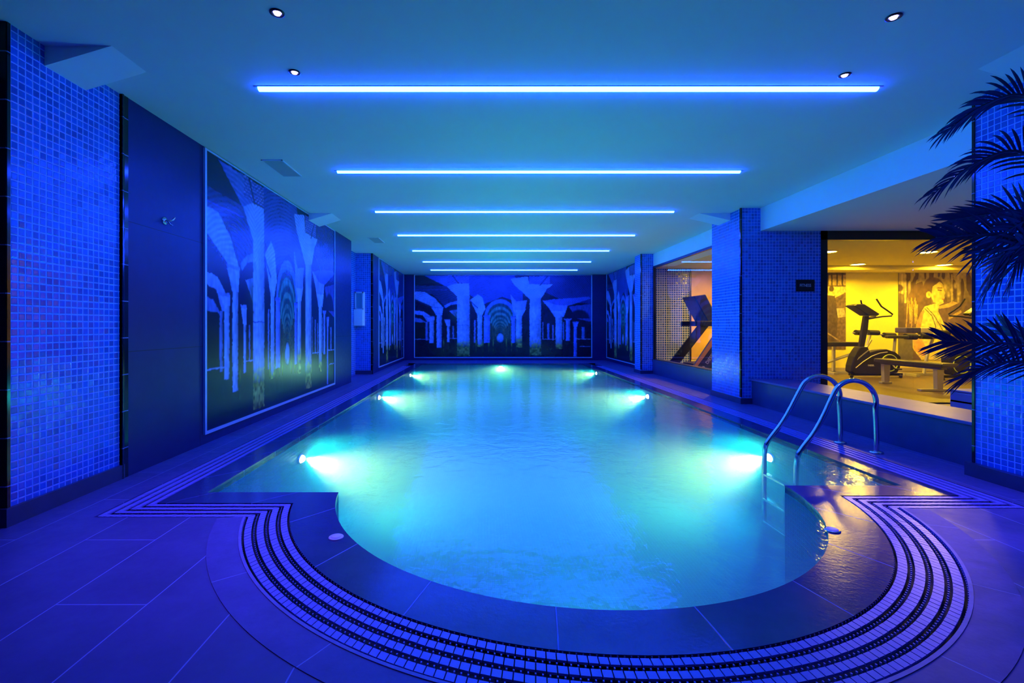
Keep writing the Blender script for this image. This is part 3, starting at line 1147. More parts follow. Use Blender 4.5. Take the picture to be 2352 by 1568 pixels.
# ------------------------------------------------------------------ small wall things
th = thing('wall_bracket', 'small shiny metal bracket on the dark slab between pillar and mural', 'bracket', (-2.73, 4.09, 2.05))
m = MB()
m.lathe([(0.0, 0.012), (0.030, 0.010), (0.034, 0.004), (0.034, 0.0)], (-2.73, 4.09, 2.05), 'x', 20)
m.build('plate', CHROME, th, recalc=True)
m = MB()
m.tube([(-2.72, 4.09, 2.05), (-2.69, 4.095, 2.05), (-2.672, 4.11, 2.06), (-2.668, 4.13, 2.085)], 0.008, 8)
m.tube([(-2.70, 4.092, 2.045), (-2.685, 4.10, 2.02), (-2.675, 4.115, 2.015)], 0.006, 8)
m.build('hook', CHROME, th)

# white wall box in the niche
th = thing('wall_cabinet', 'pale wall box with framed upper window hung in the tiled niche', 'cabinet', (-2.97, 11.4, 1.15))
m = MB()
m.box(-3.08, -2.855, 11.36, 11.5, 1.16, 1.97)
m.build('body', WHITEP, th, bevel=0.008)
m = MB()
x0, x1, z0, z1 = -3.06, -2.86, 1.55, 1.965
for a in ((x0, x1, z1 - 0.03, z1), (x0, x0 + 0.028, z0, z1), (x1 - 0.028, x1, z0, z1), (x0, x1, z0, z0 + 0.02)):
    m.box(a[0], a[1], 11.335, 11.36, a[2], a[3])
m.build('window_frame', WHITEP, th)
m = MB()
m.box(x0 + 0.028, x1 - 0.028, 11.347, 11.36, z0 + 0.02, z1 - 0.03)
m.build('window_panel', plain('tinted panel', (0.12, 0.30, 0.42), 0.2), th)
m = MB()
m.box(-3.085 + 0.006, -2.865, 11.30, 11.36, 1.16, 1.55)
m.build('lower_cover', WHITEP, th, bevel=0.01)

# FITNESS sign
th = thing('wall_sign', 'small black sign reading FITNESS on the tiled pillar beside the gym glass', 'sign', (4.75, 7.10, 1.74))
m = MB()
m.box(4.617, 4.892, 7.086, 7.0995, 1.665, 1.84)
m.build('plate', BLACK, th, bevel=0.006)
M = Matrix.Translation((4.7535, 7.0855, 1.752)) @ Matrix.Rotation(PI / 2, 4, 'X')
text('lettering', 'FITNESS', 0.062, LETTER, M, th, 0.001, sx=0.78)

# ------------------------------------------------------------------ pool lamps
def pool_lamp(label, pos, d, energy, core=3.4, spill=0.7, tilt=0.0, beam=(1.0, 0.84, 0.10)):
    pos, d = Vector(pos), Vector(d)
    th = thing('pool_light', label, 'pool light', pos, 'underwater pool lights')
    ax = 'x' if abs(d.x) > 0.5 else 'y'
    sg = d.x if ax == 'x' else d.y
    m = MB()
    m.lathe([(0.085, 0.0), (0.085, 0.012 * sg), (0.070, 0.02 * sg), (0.060, 0.012 * sg)], pos, ax, 24)
    for v in m.v:
        v.z = pos.z + (v.z - pos.z) * 0.62
    m.build('rim', CHROME, th, recalc=True)
    m = MB()
    m.lathe([(0.060, 0.010 * sg), (0.055, 0.028 * sg), (0.036, 0.042 * sg), (0.0, 0.050 * sg)], pos, ax, 24)
    for v in m.v:
        v.z = pos.z + (v.z - pos.z) * 0.62
    m.build('lens', POOLLAMP, th, recalc=True)
    # the lamp throws a tight core beam and a wide spill
    for nm, colr, en, ang, bl, dip in (('pool_light_core', beam, energy * core, 110, 1.0, -0.28), ('pool_light_spill', (0.0, 0.92, 0.90), energy * spill, 165, 1.0, -0.04)):
        if en <= 0:
            continue
        ld = bpy.data.lights.new(nm, 'SPOT')
        ld.color = colr
        ld.energy = en
        ld.spot_size = math.radians(ang)
        ld.spot_blend = bl
        ld.shadow_soft_size = 0.02
        lo = bpy.data.objects.new(nm, ld)
        dd = Vector((d.x, d.y, dip + tilt)).normalized()
        lo.location = d * 0.056
        lo.rotation_euler = dd.to_track_quat('-Z', 'Y').to_euler()
        if nm == 'pool_light_core':
            lo.scale = (1.0, 0.42, 1.0)
        lo.parent = th
        COL.objects.link(lo)


E = 170
pool_lamp('large glowing underwater light on the mural side, brightest near the bow', (XL, 5.0, -0.235), (1, 0, 0), E)
pool_lamp('middle glowing underwater light on the mural side wall', (XL, 8.66, -0.14), (1, 0, 0), E)
pool_lamp('small glowing underwater light on the mural side near the end wall', (XL, 12.3, -0.11), (1, 0, 0), E)
pool_lamp('glowing underwater light on the gym side behind the ladder', (XR, 5.05, -0.235), (-1, 0, 0), E)
pool_lamp('middle glowing underwater light on the gym side wall', (XR, 8.79, -0.14), (-1, 0, 0), E)
pool_lamp('small glowing underwater light on the gym side near the end wall', (XR, 12.8, -0.11), (-1, 0, 0), E)
pool_lamp('single glowing underwater light centred in the end of the pool', (0.51, YF, -0.11), (0, -1, 0), E)
pool_lamp('underwater light in the curved bow wall facing down the pool', (CX, CY - RA, -0.45), (0, 1, 0), E, 0.5, 0.0, 0.36, (0.0, 0.85, 1.0))

# ------------------------------------------------------------------ ladder
lad = thing('pool_ladder', 'polished steel pool ladder with two arched handrails at the pool edge', 'ladder', (3.3, 4.53, 0))
for y, xf, xw in ((4.347, 3.56, 2.845), (4.72, 3.51, 2.775)):
    P = [(xf, 0.0), (xf, 0.22), (xf - 0.012, 0.40)]
    top = 0.665
    cxr, czr, rr = xf - 0.205, 0.455, 0.205
    for i in range(0, 11):
        a = math.radians(2 + i * 14.2)
        P.append((cxr + rr * math.cos(a), czr + rr * math.sin(a)))
    P += [(xw + 0.18, 0.215), (xw + 0.02, 0.02), (xw - 0.01, -0.06), (xw - 0.015, -0.25), (xw - 0.015, -0.80)]
    # smooth the polyline
    Q = [Vector((p[0], y, p[1])) for p in P]
    for _ in range(2):
        R_ = [Q[0]]
        for a, b in zip(Q[:-1], Q[1:]):
            R_ += [a.lerp(b, 0.25), a.lerp(b, 0.75)]
        R_.append(Q[-1])
        Q = R_
    m = MB()
    m.tube(Q, 0.0215, 14)
    rail = m.build('handrail', CHROME, lad)
    m = MB()
    m.lathe([(0.022, 0.022), (0.050, 0.016), (0.055, 0.006), (0.055, 0.0005)], (xf, y, 0))
    m.build('flange', CHROME, rail)
for z in (-0.30, -0.54, -0.76):
    m = MB()
    m.box(2.73, 2.79, 4.36, 4.70, z - 0.012, z + 0.012)
    m.build('step', CHROME, lad, bevel=0.006)

# ------------------------------------------------------------------ palm
palm = thing('potted_palm', 'tall potted palm with long drooping dark fronds beside the near tiled pillar', 'palm', (3.30, 2.45, 0))
m = MB()
m.lathe([(0.0, 0.0), (0.17, 0.0), (0.18, 0.02), (0.22, 0.38), (0.23, 0.40), (0.205, 0.40), (0.20, 0.35)], (3.30, 2.45, 0))
m.build('pot', POTM, palm, recalc=True)
m = MB()
m.lathe([(0.205, 0.355), (0.1, 0.365), (0.0, 0.37)], (3.30, 2.45, 0))
m.build('soil', SOIL, palm)
for dx, dy, h in ((0.0, 0.0, 1.55), (0.07, 0.05, 1.30), (-0.06, 0.06, 1.0)):
    m = MB()
    m.tube([(3.30 + dx * 0.5, 2.45 + dy * 0.5, 0.36), (3.30 + dx, 2.45 + dy, h * 0.6), (3.30 + dx * 1.3, 2.45 + dy, h)], [0.035, 0.027, 0.02], 10)
    m.build('trunk', STEM, palm)


def unp(x, y, Y):
    return Vector(((x - PX) * Y / FPX, Y, HC - (y - PY) * Y / FPX))


def frond(pts, n, L, roll, droop, wid=0.0092, ang=42, dens=1.0):
    """pts: rachis control points (3D); leaflets of length L in two rows"""
    # Catmull-Rom
    P = [pts[0] * 2 - pts[1]] + pts + [pts[-1] * 2 - pts[-2]]
    path = []
    for i in range(1, len(P) - 2):
        for k in range(10):
            t = k / 10
            a, b, c, d = P[i - 1], P[i], P[i + 1], P[i + 2]
            path.append(0.5 * ((2 * b) + (c - a) * t + (2 * a - 5 * b + 4 * c - d) * t * t + (3 * b - a - 3 * c + d) * t ** 3))
    path.append(pts[-1])
    m = MB()
    nr = len(path)
    m.tube(path, [0.009 * (1 - i / nr) + 0.002 for i in range(nr)], 6)
    f = m.build('frond', LEAF, palm)
    m = MB()
    for i in range(n):
        s = 0.16 + 0.84 * (i + 0.5) / n
        q = s * (nr - 1)
        j = min(int(q), nr - 2)
        p = path[j].lerp(path[j + 1], q - j)
        t = (path[j + 1] - path[j]).normalized()
        up = Vector((0, 0, 1))
        side = t.cross(up)
        if side.length < 1e-3:
            side = Vector((1, 0, 0))
        side.normalize()
        nrm = side.cross(t).normalized()
        rot = Matrix.Rotation(math.radians(roll), 3, t)
        side, nrm = rot @ side, rot @ nrm
        env = math.sin(PI * min(0.15 + 0.80 * s, 1.0)) ** 0.6
        for sg in (-1, 1):
            A = math.radians(ang * (1.15 - 0.65 * s) + random.uniform(-6, 6))
            d = (t * math.cos(A) + side * sg * math.sin(A) + nrm * random.uniform(0.02, 0.22)).normalized()
            l = L * (0.45 + 0.62 * env) * random.uniform(0.88, 1.1)
            wv = d.cross(nrm).normalized()
            ring = []
            NS = 6
            pos = p.copy()
            dd = d.copy()
            for k in range(NS + 1):
                u_ = k / NS
                wk = wid * (0.35 + 1.3 * u_) * (1 - u_) ** 0.8 * 1.25 + 0.0004
                ring.append((pos - wv * wk, pos + nrm * (-0.25 * wk), pos + wv * wk))
                pos = pos + dd * (l / NS)
                dd = (dd + Vector((0, 0, -1)) * droop * (0.06 + 0.16 * u_)).normalized()
            V = [q_ for r in ring for q_ in r]
            F = []
            for k in range(NS):
                b = k * 3
                F += [(b, b + 1, b + 4, b + 3), (b + 1, b + 2, b + 5, b + 4)]
            m.mesh(V, F, True)
    m.build('leaflets', LEAF, f)


def fr(px, depths, **kw):
    frond([unp(x, y, Y) for (x, y), Y in zip(px, depths)], **kw)


fr([(2480, 330), (2360, 222), (2262, 240), (2168, 305)], [2.5, 2.55, 2.6, 2.65], n=24, L=0.165, roll=45, droop=1.1, ang=40)
fr([(2480, 470), (2352, 352), (2245, 372), (2142, 445)], [2.5, 2.5, 2.55, 2.6], n=24, L=0.175, roll=45, droop=1.3, ang=42)
fr([(2480, 560), (2352, 488), (2262, 492), (2185, 505)], [2.5, 2.6, 2.65, 2.7], n=22, L=0.18, roll=50, droop=0.5)
fr([(2480, 600), (2352, 548), (2250, 540), (2150, 545)], [2.5, 2.4, 2.35, 2.3], n=25, L=0.21, roll=65, droop=0.6)
fr([(2480, 575), (2370, 545), (2292, 600), (2268, 668)], [2.5, 2.4, 2.35, 2.3], n=23, L=0.20, roll=70, droop=0.5)
fr([(2480, 560), (2400, 520), (2340, 590), (2322, 650)], [2.5, 2.55, 2.6, 2.6], n=19, L=0.18, roll=60, droop=0.5)
fr([(2480, 640), (2390, 560), (2335, 575), (2296, 640)], [2.5, 2.45, 2.4, 2.4], n=20, L=0.20, roll=60, droop=0.4)
fr([(2480, 560), (2400, 500), (2330, 520), (2240, 590)], [2.5, 2.4, 2.35, 2.3], n=22, L=0.19, roll=75, droop=0.4)
fr([(2480, 850), (2352, 795), (2250, 787), (2165, 782)], [2.5, 2.4, 2.35, 2.3], n=25, L=0.21, roll=70, droop=0.35)
fr([(2480, 870), (2352, 832), (2270, 840), (2215, 868)], [2.5, 2.45, 2.4, 2.4], n=22, L=0.19, roll=55, droop=0.8)
fr([(2480, 815), (2400, 785), (2350, 775), (2305, 750)], [2.5, 2.6, 2.65, 2.7], n=12, L=0.14, roll=60, droop=0.1)

# ------------------------------------------------------------------ gym
gl = (((8.82, 11.3), 'round glowing gym ceiling lamp above the exercise bike'),
      ((8.75, 9.44), 'round glowing gym ceiling lamp in front, over the weight bench'),
      ((10.95, 11.4), 'round glowing gym ceiling lamp above the poster of the woman'),
      ((6.75, 9.4), 'round glowing gym ceiling lamp half behind the black window frame'),
      ((5.9, 10.6), 'added unseen gym ceiling lamp brightening the treadmill end'))  # last lamp is added out of sight to brighten the treadmill end
for (x, y), lab in gl:
    zc = 2.62
    th = thing('gym_ceiling_lamp', lab, 'ceiling lamp', (x, y, zc), 'round gym ceiling lamps')
    m = MB()
    m.lathe([(0.165, 0.0), (0.165, -0.012), (0.145, -0.02), (0.14, -0.006)], (x, y, zc))
    m.build('rim', SILVER, th, recalc=True)
    m = MB()
    m.lathe([(0.14, -0.006), (0.10, -0.016), (0.05, -0.019), (0.0, -0.02)], (x, y, zc))
    m.build('lens', GYMLAMP, th)


def P2(mb, pts, y0, y1):
    mb.prism(pts, 'y', y0, y1)


# exercise bike, drawn from the side: local x along the bike, z up; Z(x) from the picture in 1/720 m
def make_bike(label):
    bx_, by_ = 8.70, 10.85
    th = thing('exercise_bike', label, 'exercise bike', (bx_, by_, 0), 'upright exercise bikes')

    def q(px, pz):
        return (bx_ + (px - 700) / 720.0, (1345 - pz) / 720.0)
    m = MB()
    P2(m, [q(*p) for p in ((372, 1250), (380, 1150), (420, 1010), (470, 920), (520, 850), (640, 850), (680, 940), (800, 905), (950, 890), (1090, 935), (1180, 1010), (1165, 1180), (1120, 1270), (900, 1300), (430, 1290))], by_ - 0.10, by_ + 0.10)
    shell = m.build('body_shell', MATTE, th, bevel=0.02)
    m = MB()
    cur = [(440, 1190), (560, 1090), (700, 1000), (830, 950), (950, 935)]
    m.tube([(q(*p)[0], by_ - 0.104, q(*p)[1]) for p in cur], 0.010, 6)
    m.build('stripe', SILVER, shell)
    m = MB()
    for i in range(7):
        a, b = q(470 + i * 27, 1060 - i * 22), q(500 + i * 27, 1010 - i * 22)
        m.tube([(a[0], by_ - 0.103, a[1]), (b[0], by_ - 0.103, b[1])], 0.005, 5)
    m.build('vent_slot', GREYM, shell)
    M = Matrix.Translation((q(690, 1150)[0], by_ - 0.103, q(690, 1150)[1])) @ Matrix.Rotation(PI / 2, 4, 'X')
    text('lettering', 'DIESEL', 0.05, LETTER, M, shell, 0.001)
    m = MB()
    c = q(985, 1110)
    for sg in (-1, 1):
        m = MB()
        ringp = [(c[0] + 0.185 * math.cos(2 * PI * i / 40), by_ + sg * 0.105, c[1] + 0.185 * math.sin(2 * PI * i / 40)) for i in range(40)]
        m.tube(ringp, 0.010, 6, closed=True)
        m.build('wheel_ring', LIME, th)
    m = MB()
    m.lathe([(0.0, -0.125), (0.10, -0.122), (0.165, -0.11), (0.175, -0.09)], (c[0], by_, c[1]), 'y', 32)
    m.build('wheel_cover', MATTE, th)
    m = MB()
    a, b = (c[0], c[1]), (c[0] + 0.10, c[1] - 0.13)
    m.tube([(a[0], by_ - 0.12, a[1]), (a[0], by_ - 0.15, a[1]), (b[0], by_ - 0.16, b[1])], 0.014, 8)
    crank = m.build('crank', SILVER, th)
    m = MB()
    m.box(b[0] - 0.05, b[0] + 0.05, by_ - 0.26, by_ - 0.165, b[1] - 0.015, b[1] + 0.015)
    m.build('pedal', MATTE, crank, bevel=0.006)
    m = MB()
    P2(m, [q(*p) for p in ((545, 860), (590, 560), (625, 350), (700, 350), (680, 560), (620, 860))], by_ - 0.035, by_ + 0.035)
    m.build('post', MATTE, th, bevel=0.008)
    m = MB()
    P2(m, [q(*p) for p in ((390, 185), (440, 165), (570, 165), (810, 320), (770, 350), (640, 345))], by_ - 0.14, by_ + 0.14)
    con = m.build('console', MATTE, th, bevel=0.01)
    m = MB()
    a = [q(500, 166), q(700, 250)]
    P2(m, [q(455, 158), q(570, 158), q(770, 288), q(750, 300), q(565, 168)], by_ - 0.11, by_ + 0.11)
    m.build('screen', plain('bike screen', (0.05, 0.05, 0.09), 0.15), con)
    for sg in (-1, 1):
        m = MB()
        pts = [(680, 400, 0.02), (830, 362, 0.16), (950, 352, 0.22), (950, 325, 0.24), (860, 265, 0.25), (765, 200, 0.25), (725, 130, 0.24), (705, 80, 0.22)]
        m.tube([(q(p[0], p[1])[0], by_ + sg * p[2], q(p[0], p[1])[1]) for p in pts], 0.017, 8)
        m.build('handlebar', MATTE, th)
    m = MB()
    sx, sz = q(1145, 690)
    V = [(-0.20, 0.06), (-0.05, 0.10), (0.12, 0.13), (0.20, 0.13), (0.22, 0.08)]
    poly = [(sx + a, by_ - b) for a, b in V] + [(sx + a, by_ + b) for a, b in reversed(V)]
    m.prism(poly, 'z', sz - 0.035, sz + 0.03)
    m.build('seat', VINYL, th, bevel=0.02)
    m = MB()
    a, b = q(1140, 715), q(1120, 950)
    m.tube([(a[0], by_, a[1]), (b[0], by_, b[1])], 0.028, 10)
    m.build('seat_post', GREYM, th)
    for xa in (430, 1220):
        m = MB()
        xx = q(xa, 0)[0]
        m.tube([(xx - 0.17, by_ - 0.22, 0.032), (xx + 0.17, by_ + 0.20, 0.032)], 0.03, 10)
        m.build('foot_bar', MATTE, th)
    m = MB()
    m.box(q(400, 0)[0], q(1240, 0)[0], by_ - 0.04, by_ + 0.04, 0.035, 0.09)
    m.build('base_beam', MATTE, th)
    return th


bike = make_bike('black exercise bike with lime wheel ring standing before the yellow wall')
b2 = copy_tree(bike)
b2.location = (10.62, 10.35, 0)
b2.rotation_euler.z = PI
b2['label'] = 'black exercise bike half hidden by palm fronds under the poster of the woman'

# sit-up bench with foam rollers behind the bike
th = thing('situp_bench', 'long sit-up bench with foam rollers behind the exercise bike', 'bench', (8.4, 11.65, 0))
yb = 11.65


def gx(px, Y=11.65):
    return (px - PX) * Y / FPX


def gz(py, Y=11.65):
    return HC - (py - PY) * Y / FPX


m = MB()
m.box(gx(1885), gx(1966), yb - 0.16, yb + 0.16, gz(795), gz(785))
m.build('pad', VINYL, th, bevel=0.02)
m = MB()
m.box(gx(1912), gx(1917), yb - 0.03, yb + 0.03, 0.05, gz(795))
m.build('leg', SILVER, th)
m = MB()
m.tube([(gx(1893), yb, gz(834)), (gx(1950), yb, gz(815)), (gx(1990), yb, gz(797)), (gx(2000), yb, gz(780))], 0.035, 8)
m.build('frame_tube', SILVER, th)
m = MB()
m.box(gx(1885), gx(1990), yb - 0.03, yb + 0.03, 0.0, 0.06)
m.build('base_beam', SILVER, th)
for px in (1899, 1989):
    m = MB()
    m.box(gx(px - 4), gx(px + 4), yb - 0.3, yb + 0.3, 0.0, 0.05)
    m.build('foot', SILVER, th)
m = MB()
m.tube([(gx(1989), yb, 0.05), (gx(1990), yb, gz(797)), (gx(2000), yb, gz(765))], 0.03, 8)
m.build('upright', SILVER, th)
for xa, xb_, py in ((1955, 1971, 763), (1983, 2009, 763), (2019, 2046, 769)):
    m = MB()
    m.tube([(gx(xa), yb - 0.14, gz(py)), (gx(xb_), yb - 0.10, gz(py + 1))], 0.062, 14)
    m.build('foam_roller', FOAM, th, bevel=0.01)
m = MB()
m.tube([(gx(1950), yb - 0.12, gz(764)), (gx(2050), yb - 0.11, gz(770))], 0.018, 8)
m.build('roller_bar', GREYM, th)

# back extension bench
yb = 11.2
th = thing('back_extension_bench', 'back extension bench with pale and navy pad in front of the woman poster', 'bench', (gx(2110, yb), yb, 0))
m = MB()
m.box(gx(2068, yb), gx(2102, yb), yb - 0.16, yb + 0.16, gz(764, yb), gz(752, yb))
m.build('pad', BLUEP, th, bevel=0.02, label='navy pad')
m = MB()
m.box(gx(2102, yb), gx(2130, yb), yb - 0.16, yb + 0.16, gz(764, yb), gz(752, yb))
m.build('pad', CREAMP, th, bevel=0.02, label='pale pad')
for xa, xb_, py in ((2062, 2088, 772), (2096, 2124, 771), (2134, 2160, 764)):
    m = MB()
    m.tube([(gx(xa, yb), yb - 0.20, gz(py, yb)), (gx(xb_, yb), yb - 0.18, gz(py + 1, yb))], 0.068, 14)
    m.build('foam_roller', FOAM, th, bevel=0.01)
m = MB()
m.tube([(gx(2060, yb), yb - 0.19, gz(772, yb)), (gx(2165, yb), yb - 0.18, gz(766, yb))], 0.02, 8)
m.build('roller_bar', SILVER, th)
m = MB()
m.tube([(gx(2120, yb), yb - 0.02, 0.04), (gx(2128, yb), yb - 0.02, 0.5), (gx(2145, yb), yb - 0.02, 1.0)], 0.035, 8)
m.tube([(gx(2100, yb), yb - 0.1, gz(764, yb)), (gx(2140, yb), yb, gz(766, yb))], 0.025, 8)
m.build('upright', SILVER, th)
m = MB()
m.box(gx(2075, yb), gx(2180, yb), yb - 0.035, yb + 0.035, 0.0, 0.06)
m.build('base_beam', SILVER, th)
m = MB()
m.box(gx(2078, yb), gx(2086, yb), yb - 0.3, yb + 0.3, 0.0, 0.055)
m.build('foot', SILVER, th)

# flat bench
th = thing('weight_bench', 'flat black weight bench on two grey legs nearest the gym glass', 'bench', (8.07, 9.05, 0))
m = MB()
V = [(7.90, 9.72), (8.20, 9.72), (8.26, 8.32), (7.96, 8.32)]
m.prism(V, 'z', 0.43, 0.50)
m.build('pad', VINYL, th, bevel=0.02)
m = MB()
m.box(8.02, 8.12, 8.40, 9.70, 0.385, 0.43)
m.build('beam', NAVYP, th)
for y in (9.62, 8.50):
    m = MB()
    m.prism([(8.01, 0.03), (8.11, 0.03), (8.13, 0.39), (8.00, 0.39)], 'y', y - 0.04, y + 0.04)
    m.build('leg', GREYM, th, bevel=0.005)
    m = MB()
    m.box(7.72 if y < 9 else 7.96, 8.5 if y < 9 else 8.16, y - 0.045, y + 0.045, 0.0, 0.04)
    m.build('foot', GREYM, th, bevel=0.006)

# treadmill seen through the far window
yt = 11.0
th = thing('treadmill', 'black treadmill with slanted uprights behind the far gym window', 'treadmill', (5.4, yt, 0))
m = MB()
m.prism([(4.75, 0.03), (6.6, 0.03), (6.6, 0.20), (5.3, 0.22), (4.75, 0.24)], 'y', yt - 0.42, yt + 0.42)
m.build('deck', MATTE, th, bevel=0.015)
m = MB()
m.prism([(4.70, 0.12), (5.25, 0.12), (5.25, 0.27), (5.05, 0.33), (4.72, 0.30)], 'y', yt - 0.40, yt + 0.40)
m.build('motor_hood', MATTE, th, bevel=0.02)
for sg in (-1, 1):
    y0 = yt + sg * 0.40
    m = MB()
    m.prism([(4.66, 0.24), (4.98, 0.24), (5.62, 1.16), (5.30, 1.16)] if sg < 0 else [(4.36, 0.24), (4.62, 0.24), (5.34, 1.16), (5.08, 1.16)], 'y', y0 - 0.03, y0 + 0.03)
    up = m.build('upright', NAVYP if sg < 0 else MATTE, th, bevel=0.008)
    if sg < 0:
        m = MB()
        m.prism([(4.62, 0.26), (4.70, 0.26), (5.36, 1.16), (5.22, 1.16)], 'y', y0 - 0.034, y0 + 0.034)
        m.build('lit_side', ORANGELIT, up, label='inner upright side coloured as lit orange')  # inner side of the upright, its orange lighting painted on
        ang = math.atan2(0.92, 0.64)
        M = Matrix.Translation((5.10, y0 - 0.032, 0.60)) @ Matrix.Rotation(PI / 2, 4, 'X') @ Matrix.Rotation(ang, 4, 'Z')
        text('lettering', 'DIESEL FITNESS', 0.10, LETTER, M, up, 0.001)
        m = MB()
        cxx, czz = 5.10 - 0.46 * math.cos(ang), 0.60 - 0.46 * math.sin(ang)
        m.tube([(cxx + 0.035 * math.cos(2 * PI * i / 20), y0 - 0.032, czz + 0.035 * math.sin(2 * PI * i / 20)) for i in range(20)], 0.008, 5, closed=True)
        m.build('emblem_ring', LETTER, up)
m = MB()
m.prism([(4.66, 1.82), (4.93, 1.86), (5.20, 1.33), (4.98, 1.24)], 'y', yt - 0.36, yt + 0.30)
m.build('console', NAVYP, th, bevel=0.02)
m = MB()
m.box(4.68, 5.75, yt - 0.44, yt - 0.34, 1.15, 1.27)
m.build('handrail', MATTE, th, bevel=0.02)
m = MB()
m.box(4.68, 5.75, yt + 0.34, yt + 0.44, 1.15, 1.27)
m.build('handrail', MATTE, th, bevel=0.02)

# stool by the near pillar in the alcove
xs, ys = 5.75, 5.5
th = thing('plastic_stool', 'low lilac grey plastic stool on the pale floor by the near pillar edge', 'stool', (xs, ys, 0))
m = MB()
for z0, z1, xa, xb_ in ((0.0, 0.30, xs - 0.24, xs - 0.19), (0.0, 0.30, xs + 0.19, xs + 0.24), (0.25, 0.385, xs - 0.24, xs + 0.24)):
    m.box(xa, xb_, ys - 0.17, ys + 0.17, z0, z1)
m.build('frame', STOOLM, th, bevel=0.015)
m = MB()
m.box(xs - 0.25, xs + 0.25, ys - 0.19, ys + 0.19, 0.385, 0.41)
m.build('seat', STOOLM, th, bevel=0.015)

# posters
def woman_picture(nx, ny):
    c = Canvas(nx, ny, 2063, 2262, 618, 828, (0.16, 0.10, 0.06))
    n2 = value_noise(ny, nx, (40, 40), 12)
    n3 = value_noise(ny, nx, (30, 6), 13)
    c.put(np.clip((700 - c.Y) / 60, 0, 1) * (n3 > 0.5), (0.75, 0.62, 0.18), 0.7)
    for x, y, r in ((2180, 655, 6), (2195, 662, 5), (2188, 672, 5), (2170, 668, 4), (2205, 650, 6), (2215, 668, 5)):
        c.ell(x, y, r, r * 1.6, (0.9, 0.75, 0.3), 0.9, 0.8)
    for x in (2196, 2212, 2080, 2072):
        c.line(x, 625, x, 690, 2.5, (0.85, 0.7, 0.25), 0.7)
    c.poly([(2150, 690), (2262, 690), (2262, 760), (2150, 760)], (0.22, 0.14, 0.14), 0.7)
    c.poly([(2063, 770), (2100, 770), (2100, 828), (2063, 828)], (0.17, 0.15, 0.12))
    hair, dk = (0.20, 0.12, 0.05), (0.12, 0.07, 0.04)
    c.ell(2066, 656, 10, 10, dk, 1, 0.3)
    c.poly([(2063, 668), (2076, 672), (2080, 770), (2063, 770)], (0.10, 0.07, 0.03), 0.8)
    # ponytail
    c.poly([(2122, 640), (2112, 643), (2102, 650), (2096, 662), (2088, 672), (2083, 690), (2086, 720), (2082, 745), (2094, 748), (2104, 745), (2106, 700), (2118, 690), (2130, 670)], hair)
    for k in range(9):
        x = 2086 + k * 3
        c.line(x, 680 + (k % 3) * 8, x - 4 + (k * 7) % 9, 750 - (k % 4) * 9, 1.0, (0.75, 0.48, 0.10), 0.9)
    # neck, shoulder, back
    skin, lit = (0.80, 0.50, 0.14), (0.95, 0.76, 0.20)
    c.poly([(2128, 700), (2166, 690), (2162, 712), (2178, 745), (2186, 790), (2180, 828), (2120, 828), (2098, 800), (2098, 772), (2112, 760), (2108, 740), (2118, 716)], lit)
    c.poly([(2108, 740), (2118, 714), (2128, 706), (2118, 750), (2110, 762)], (0.50, 0.22, 0.12), 0.8)
    c.poly([(2098, 772), (2116, 772), (2140, 812), (2130, 822), (2102, 806)], (0.85, 0.40, 0.08), 0.9)
    # head
    c.ell(2150, 655, 27, 26, hair, 1, 0.1)
    c.poly([(2148, 652), (2166, 640), (2174, 648), (2176, 660), (2180, 668), (2177, 672), (2178, 680), (2175, 684), (2175, 692), (2166, 696), (2150, 690), (2144, 675)], lit)
    c.ell(2138, 672, 7, 9, (0.95, 0.70, 0.2), 1, 0.2)
    c.ell(2139, 672, 3.5, 5, (0.6, 0.32, 0.08), 0.8, 0.5)
    c.ell(2153, 676, 5, 6, (0.75, 0.40, 0.08), 0.7, 0.9)
    c.line(2161, 661, 2170, 662, 1.2, (0.25, 0.14, 0.05))
    c.line(2159, 656, 2171, 656, 1.2, (0.35, 0.2, 0.06))
    c.line(2172, 683, 2177, 683, 1.0, (0.55, 0.22, 0.08))
    # top
    c.poly([(2130, 702), (2140, 708), (2152, 724), (2160, 745), (2176, 765), (2186, 800), (2182, 828), (2150, 828), (2160, 790), (2156, 745), (2148, 726), (2128, 706)], (0.80, 0.76, 0.42))
    for A_ in (((2128, 705), (2146, 722), (2155, 745), (2155, 770)), ((2134, 703), (2152, 722), (2168, 748), (2178, 765))):
        for p, q in zip(A_[:-1], A_[1:]):
            c.line(*p, *q, 1.0, (0.10, 0.08, 0.03))
    # arm and machine rails beyond
    c.poly([(2164, 700), (2200, 688), (2212, 692), (2190, 702), (2164, 706)], (0.8, 0.55, 0.18))
    c.line(2190, 728, 2222, 710, 3, (0.7, 0.5, 0.15))
    c.line(2222, 710, 2228, 695, 3, (0.3, 0.2, 0.08))
    c.c *= (0.75 + 0.5 * n2)[..., None]
    return np.clip(c.c, 0.004, 1)


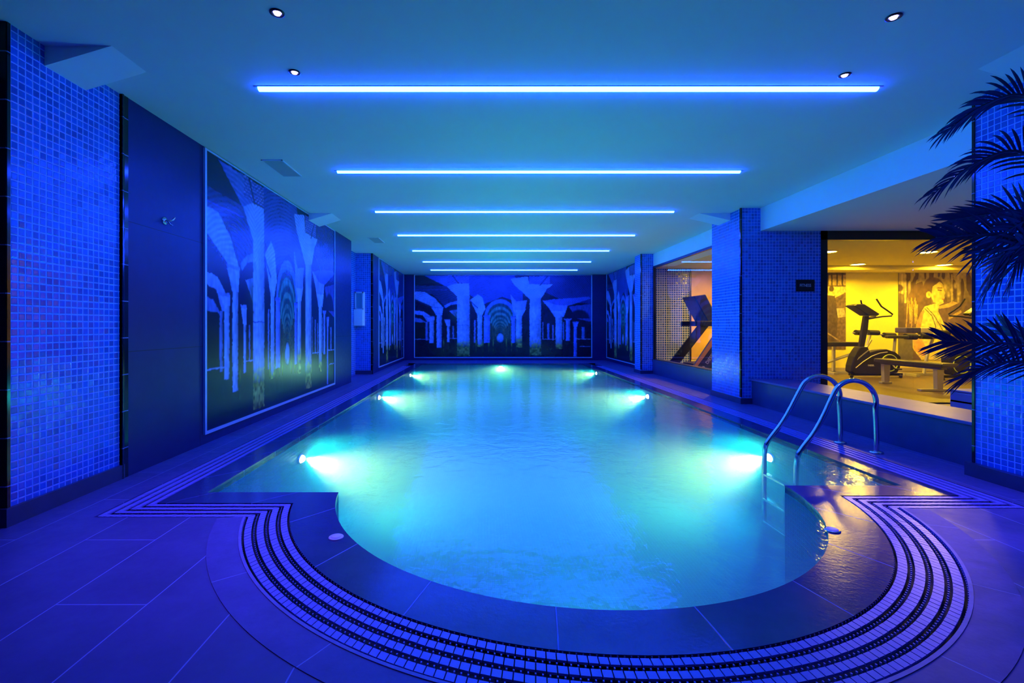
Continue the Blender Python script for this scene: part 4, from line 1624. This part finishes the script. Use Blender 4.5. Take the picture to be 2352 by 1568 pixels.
def runner_picture(nx, ny, warm=False):
    if warm:
        c = Canvas(nx, ny, 0, 100, 0, 200, (0.85, 0.50, 0.10))
        n1 = value_noise(ny, nx, (8, 10), 31)
        c.put(np.clip((40 - c.Y) / 50, 0, 1), (0.70, 0.45, 0.30), 0.7)
        c.poly([(25, 95), (50, 78), (100, 70), (100, 85), (55, 90), (30, 105)], (0.75, 0.35, 0.12))
        c.line(10, 130, 100, 120, 3, (0.4, 0.28, 0.08))
        c.c *= (0.8 + 0.4 * n1)[..., None]
        return np.clip(c.c, 0.004, 1)
    c = Canvas(nx, ny, 1895, 1944, 622, 802, (0.17, 0.11, 0.04))
    n2 = value_noise(ny, nx, (16, 50), 22)
    c.poly([(1895, 628), (1944, 628), (1944, 652), (1895, 652)], (0.5, 0.36, 0.08))
    for x in (1903, 1912, 1924, 1936):
        c.line(x, 622, x, 652, 1.6, (0.07, 0.05, 0.02))
    c.poly([(1903, 655), (1944, 655), (1944, 668), (1903, 690)], (0.85, 0.65, 0.18), 0.8)
    c.ell(1911, 660, 7, 8, (0.09, 0.06, 0.03), 1, 0.3)
    c.poly([(1903, 672), (1918, 672), (1926, 720), (1922, 800), (1904, 800)], (0.09, 0.06, 0.03))
    c.line(1900, 672, 1916, 674, 2.4, (0.9, 0.65, 0.2))
    c.line(1920, 690, 1936, 678, 3, (0.12, 0.08, 0.04))
    c.poly([(1895, 670), (1902, 680), (1900, 730), (1895, 745)], (0.85, 0.5, 0.12))
    c.poly([(1922, 705), (1940, 705), (1944, 725), (1926, 728)], (0.42, 0.36, 0.2))
    c.line(1896, 760, 1930, 782, 1.5, (0.35, 0.25, 0.1))
    c.c *= (0.6 + 0.8 * n2)[..., None]
    return np.clip(c.c, 0.004, 1)


def poster(label, x0, x1, z0, z1, pic, y=12.3):
    th = thing('wall_poster', label, 'poster', ((x0 + x1) / 2, y, z0), 'printed gym wall posters')
    m = MB()
    m.box(x0, x1, y - 0.010, y - 0.001, z0, z1)
    m.build('backing', BLACK, th)
    print_grid('print', pic, (x0, y - 0.012, z0), (x1, y - 0.012, z0), (x0, y - 0.012, z1), POSTER, th)


poster('large wall poster of a woman with a long ponytail in profile', gx(2063, 12.3), gx(2246, 12.3), gz(826, 12.3), gz(625, 12.3), woman_picture(230, 240))
poster('narrow dark wall poster of runners on treadmills behind the sit-up bench', gx(1893, 12.3), gx(1942, 12.3), gz(802, 12.3), gz(626, 12.3), runner_picture(90, 240))
poster('orange wall poster behind the treadmill beside the white-grouted tiles', 5.32, 6.6, 0.3, 2.55, runner_picture(90, 140, True))

bpy.context.view_layer.update()
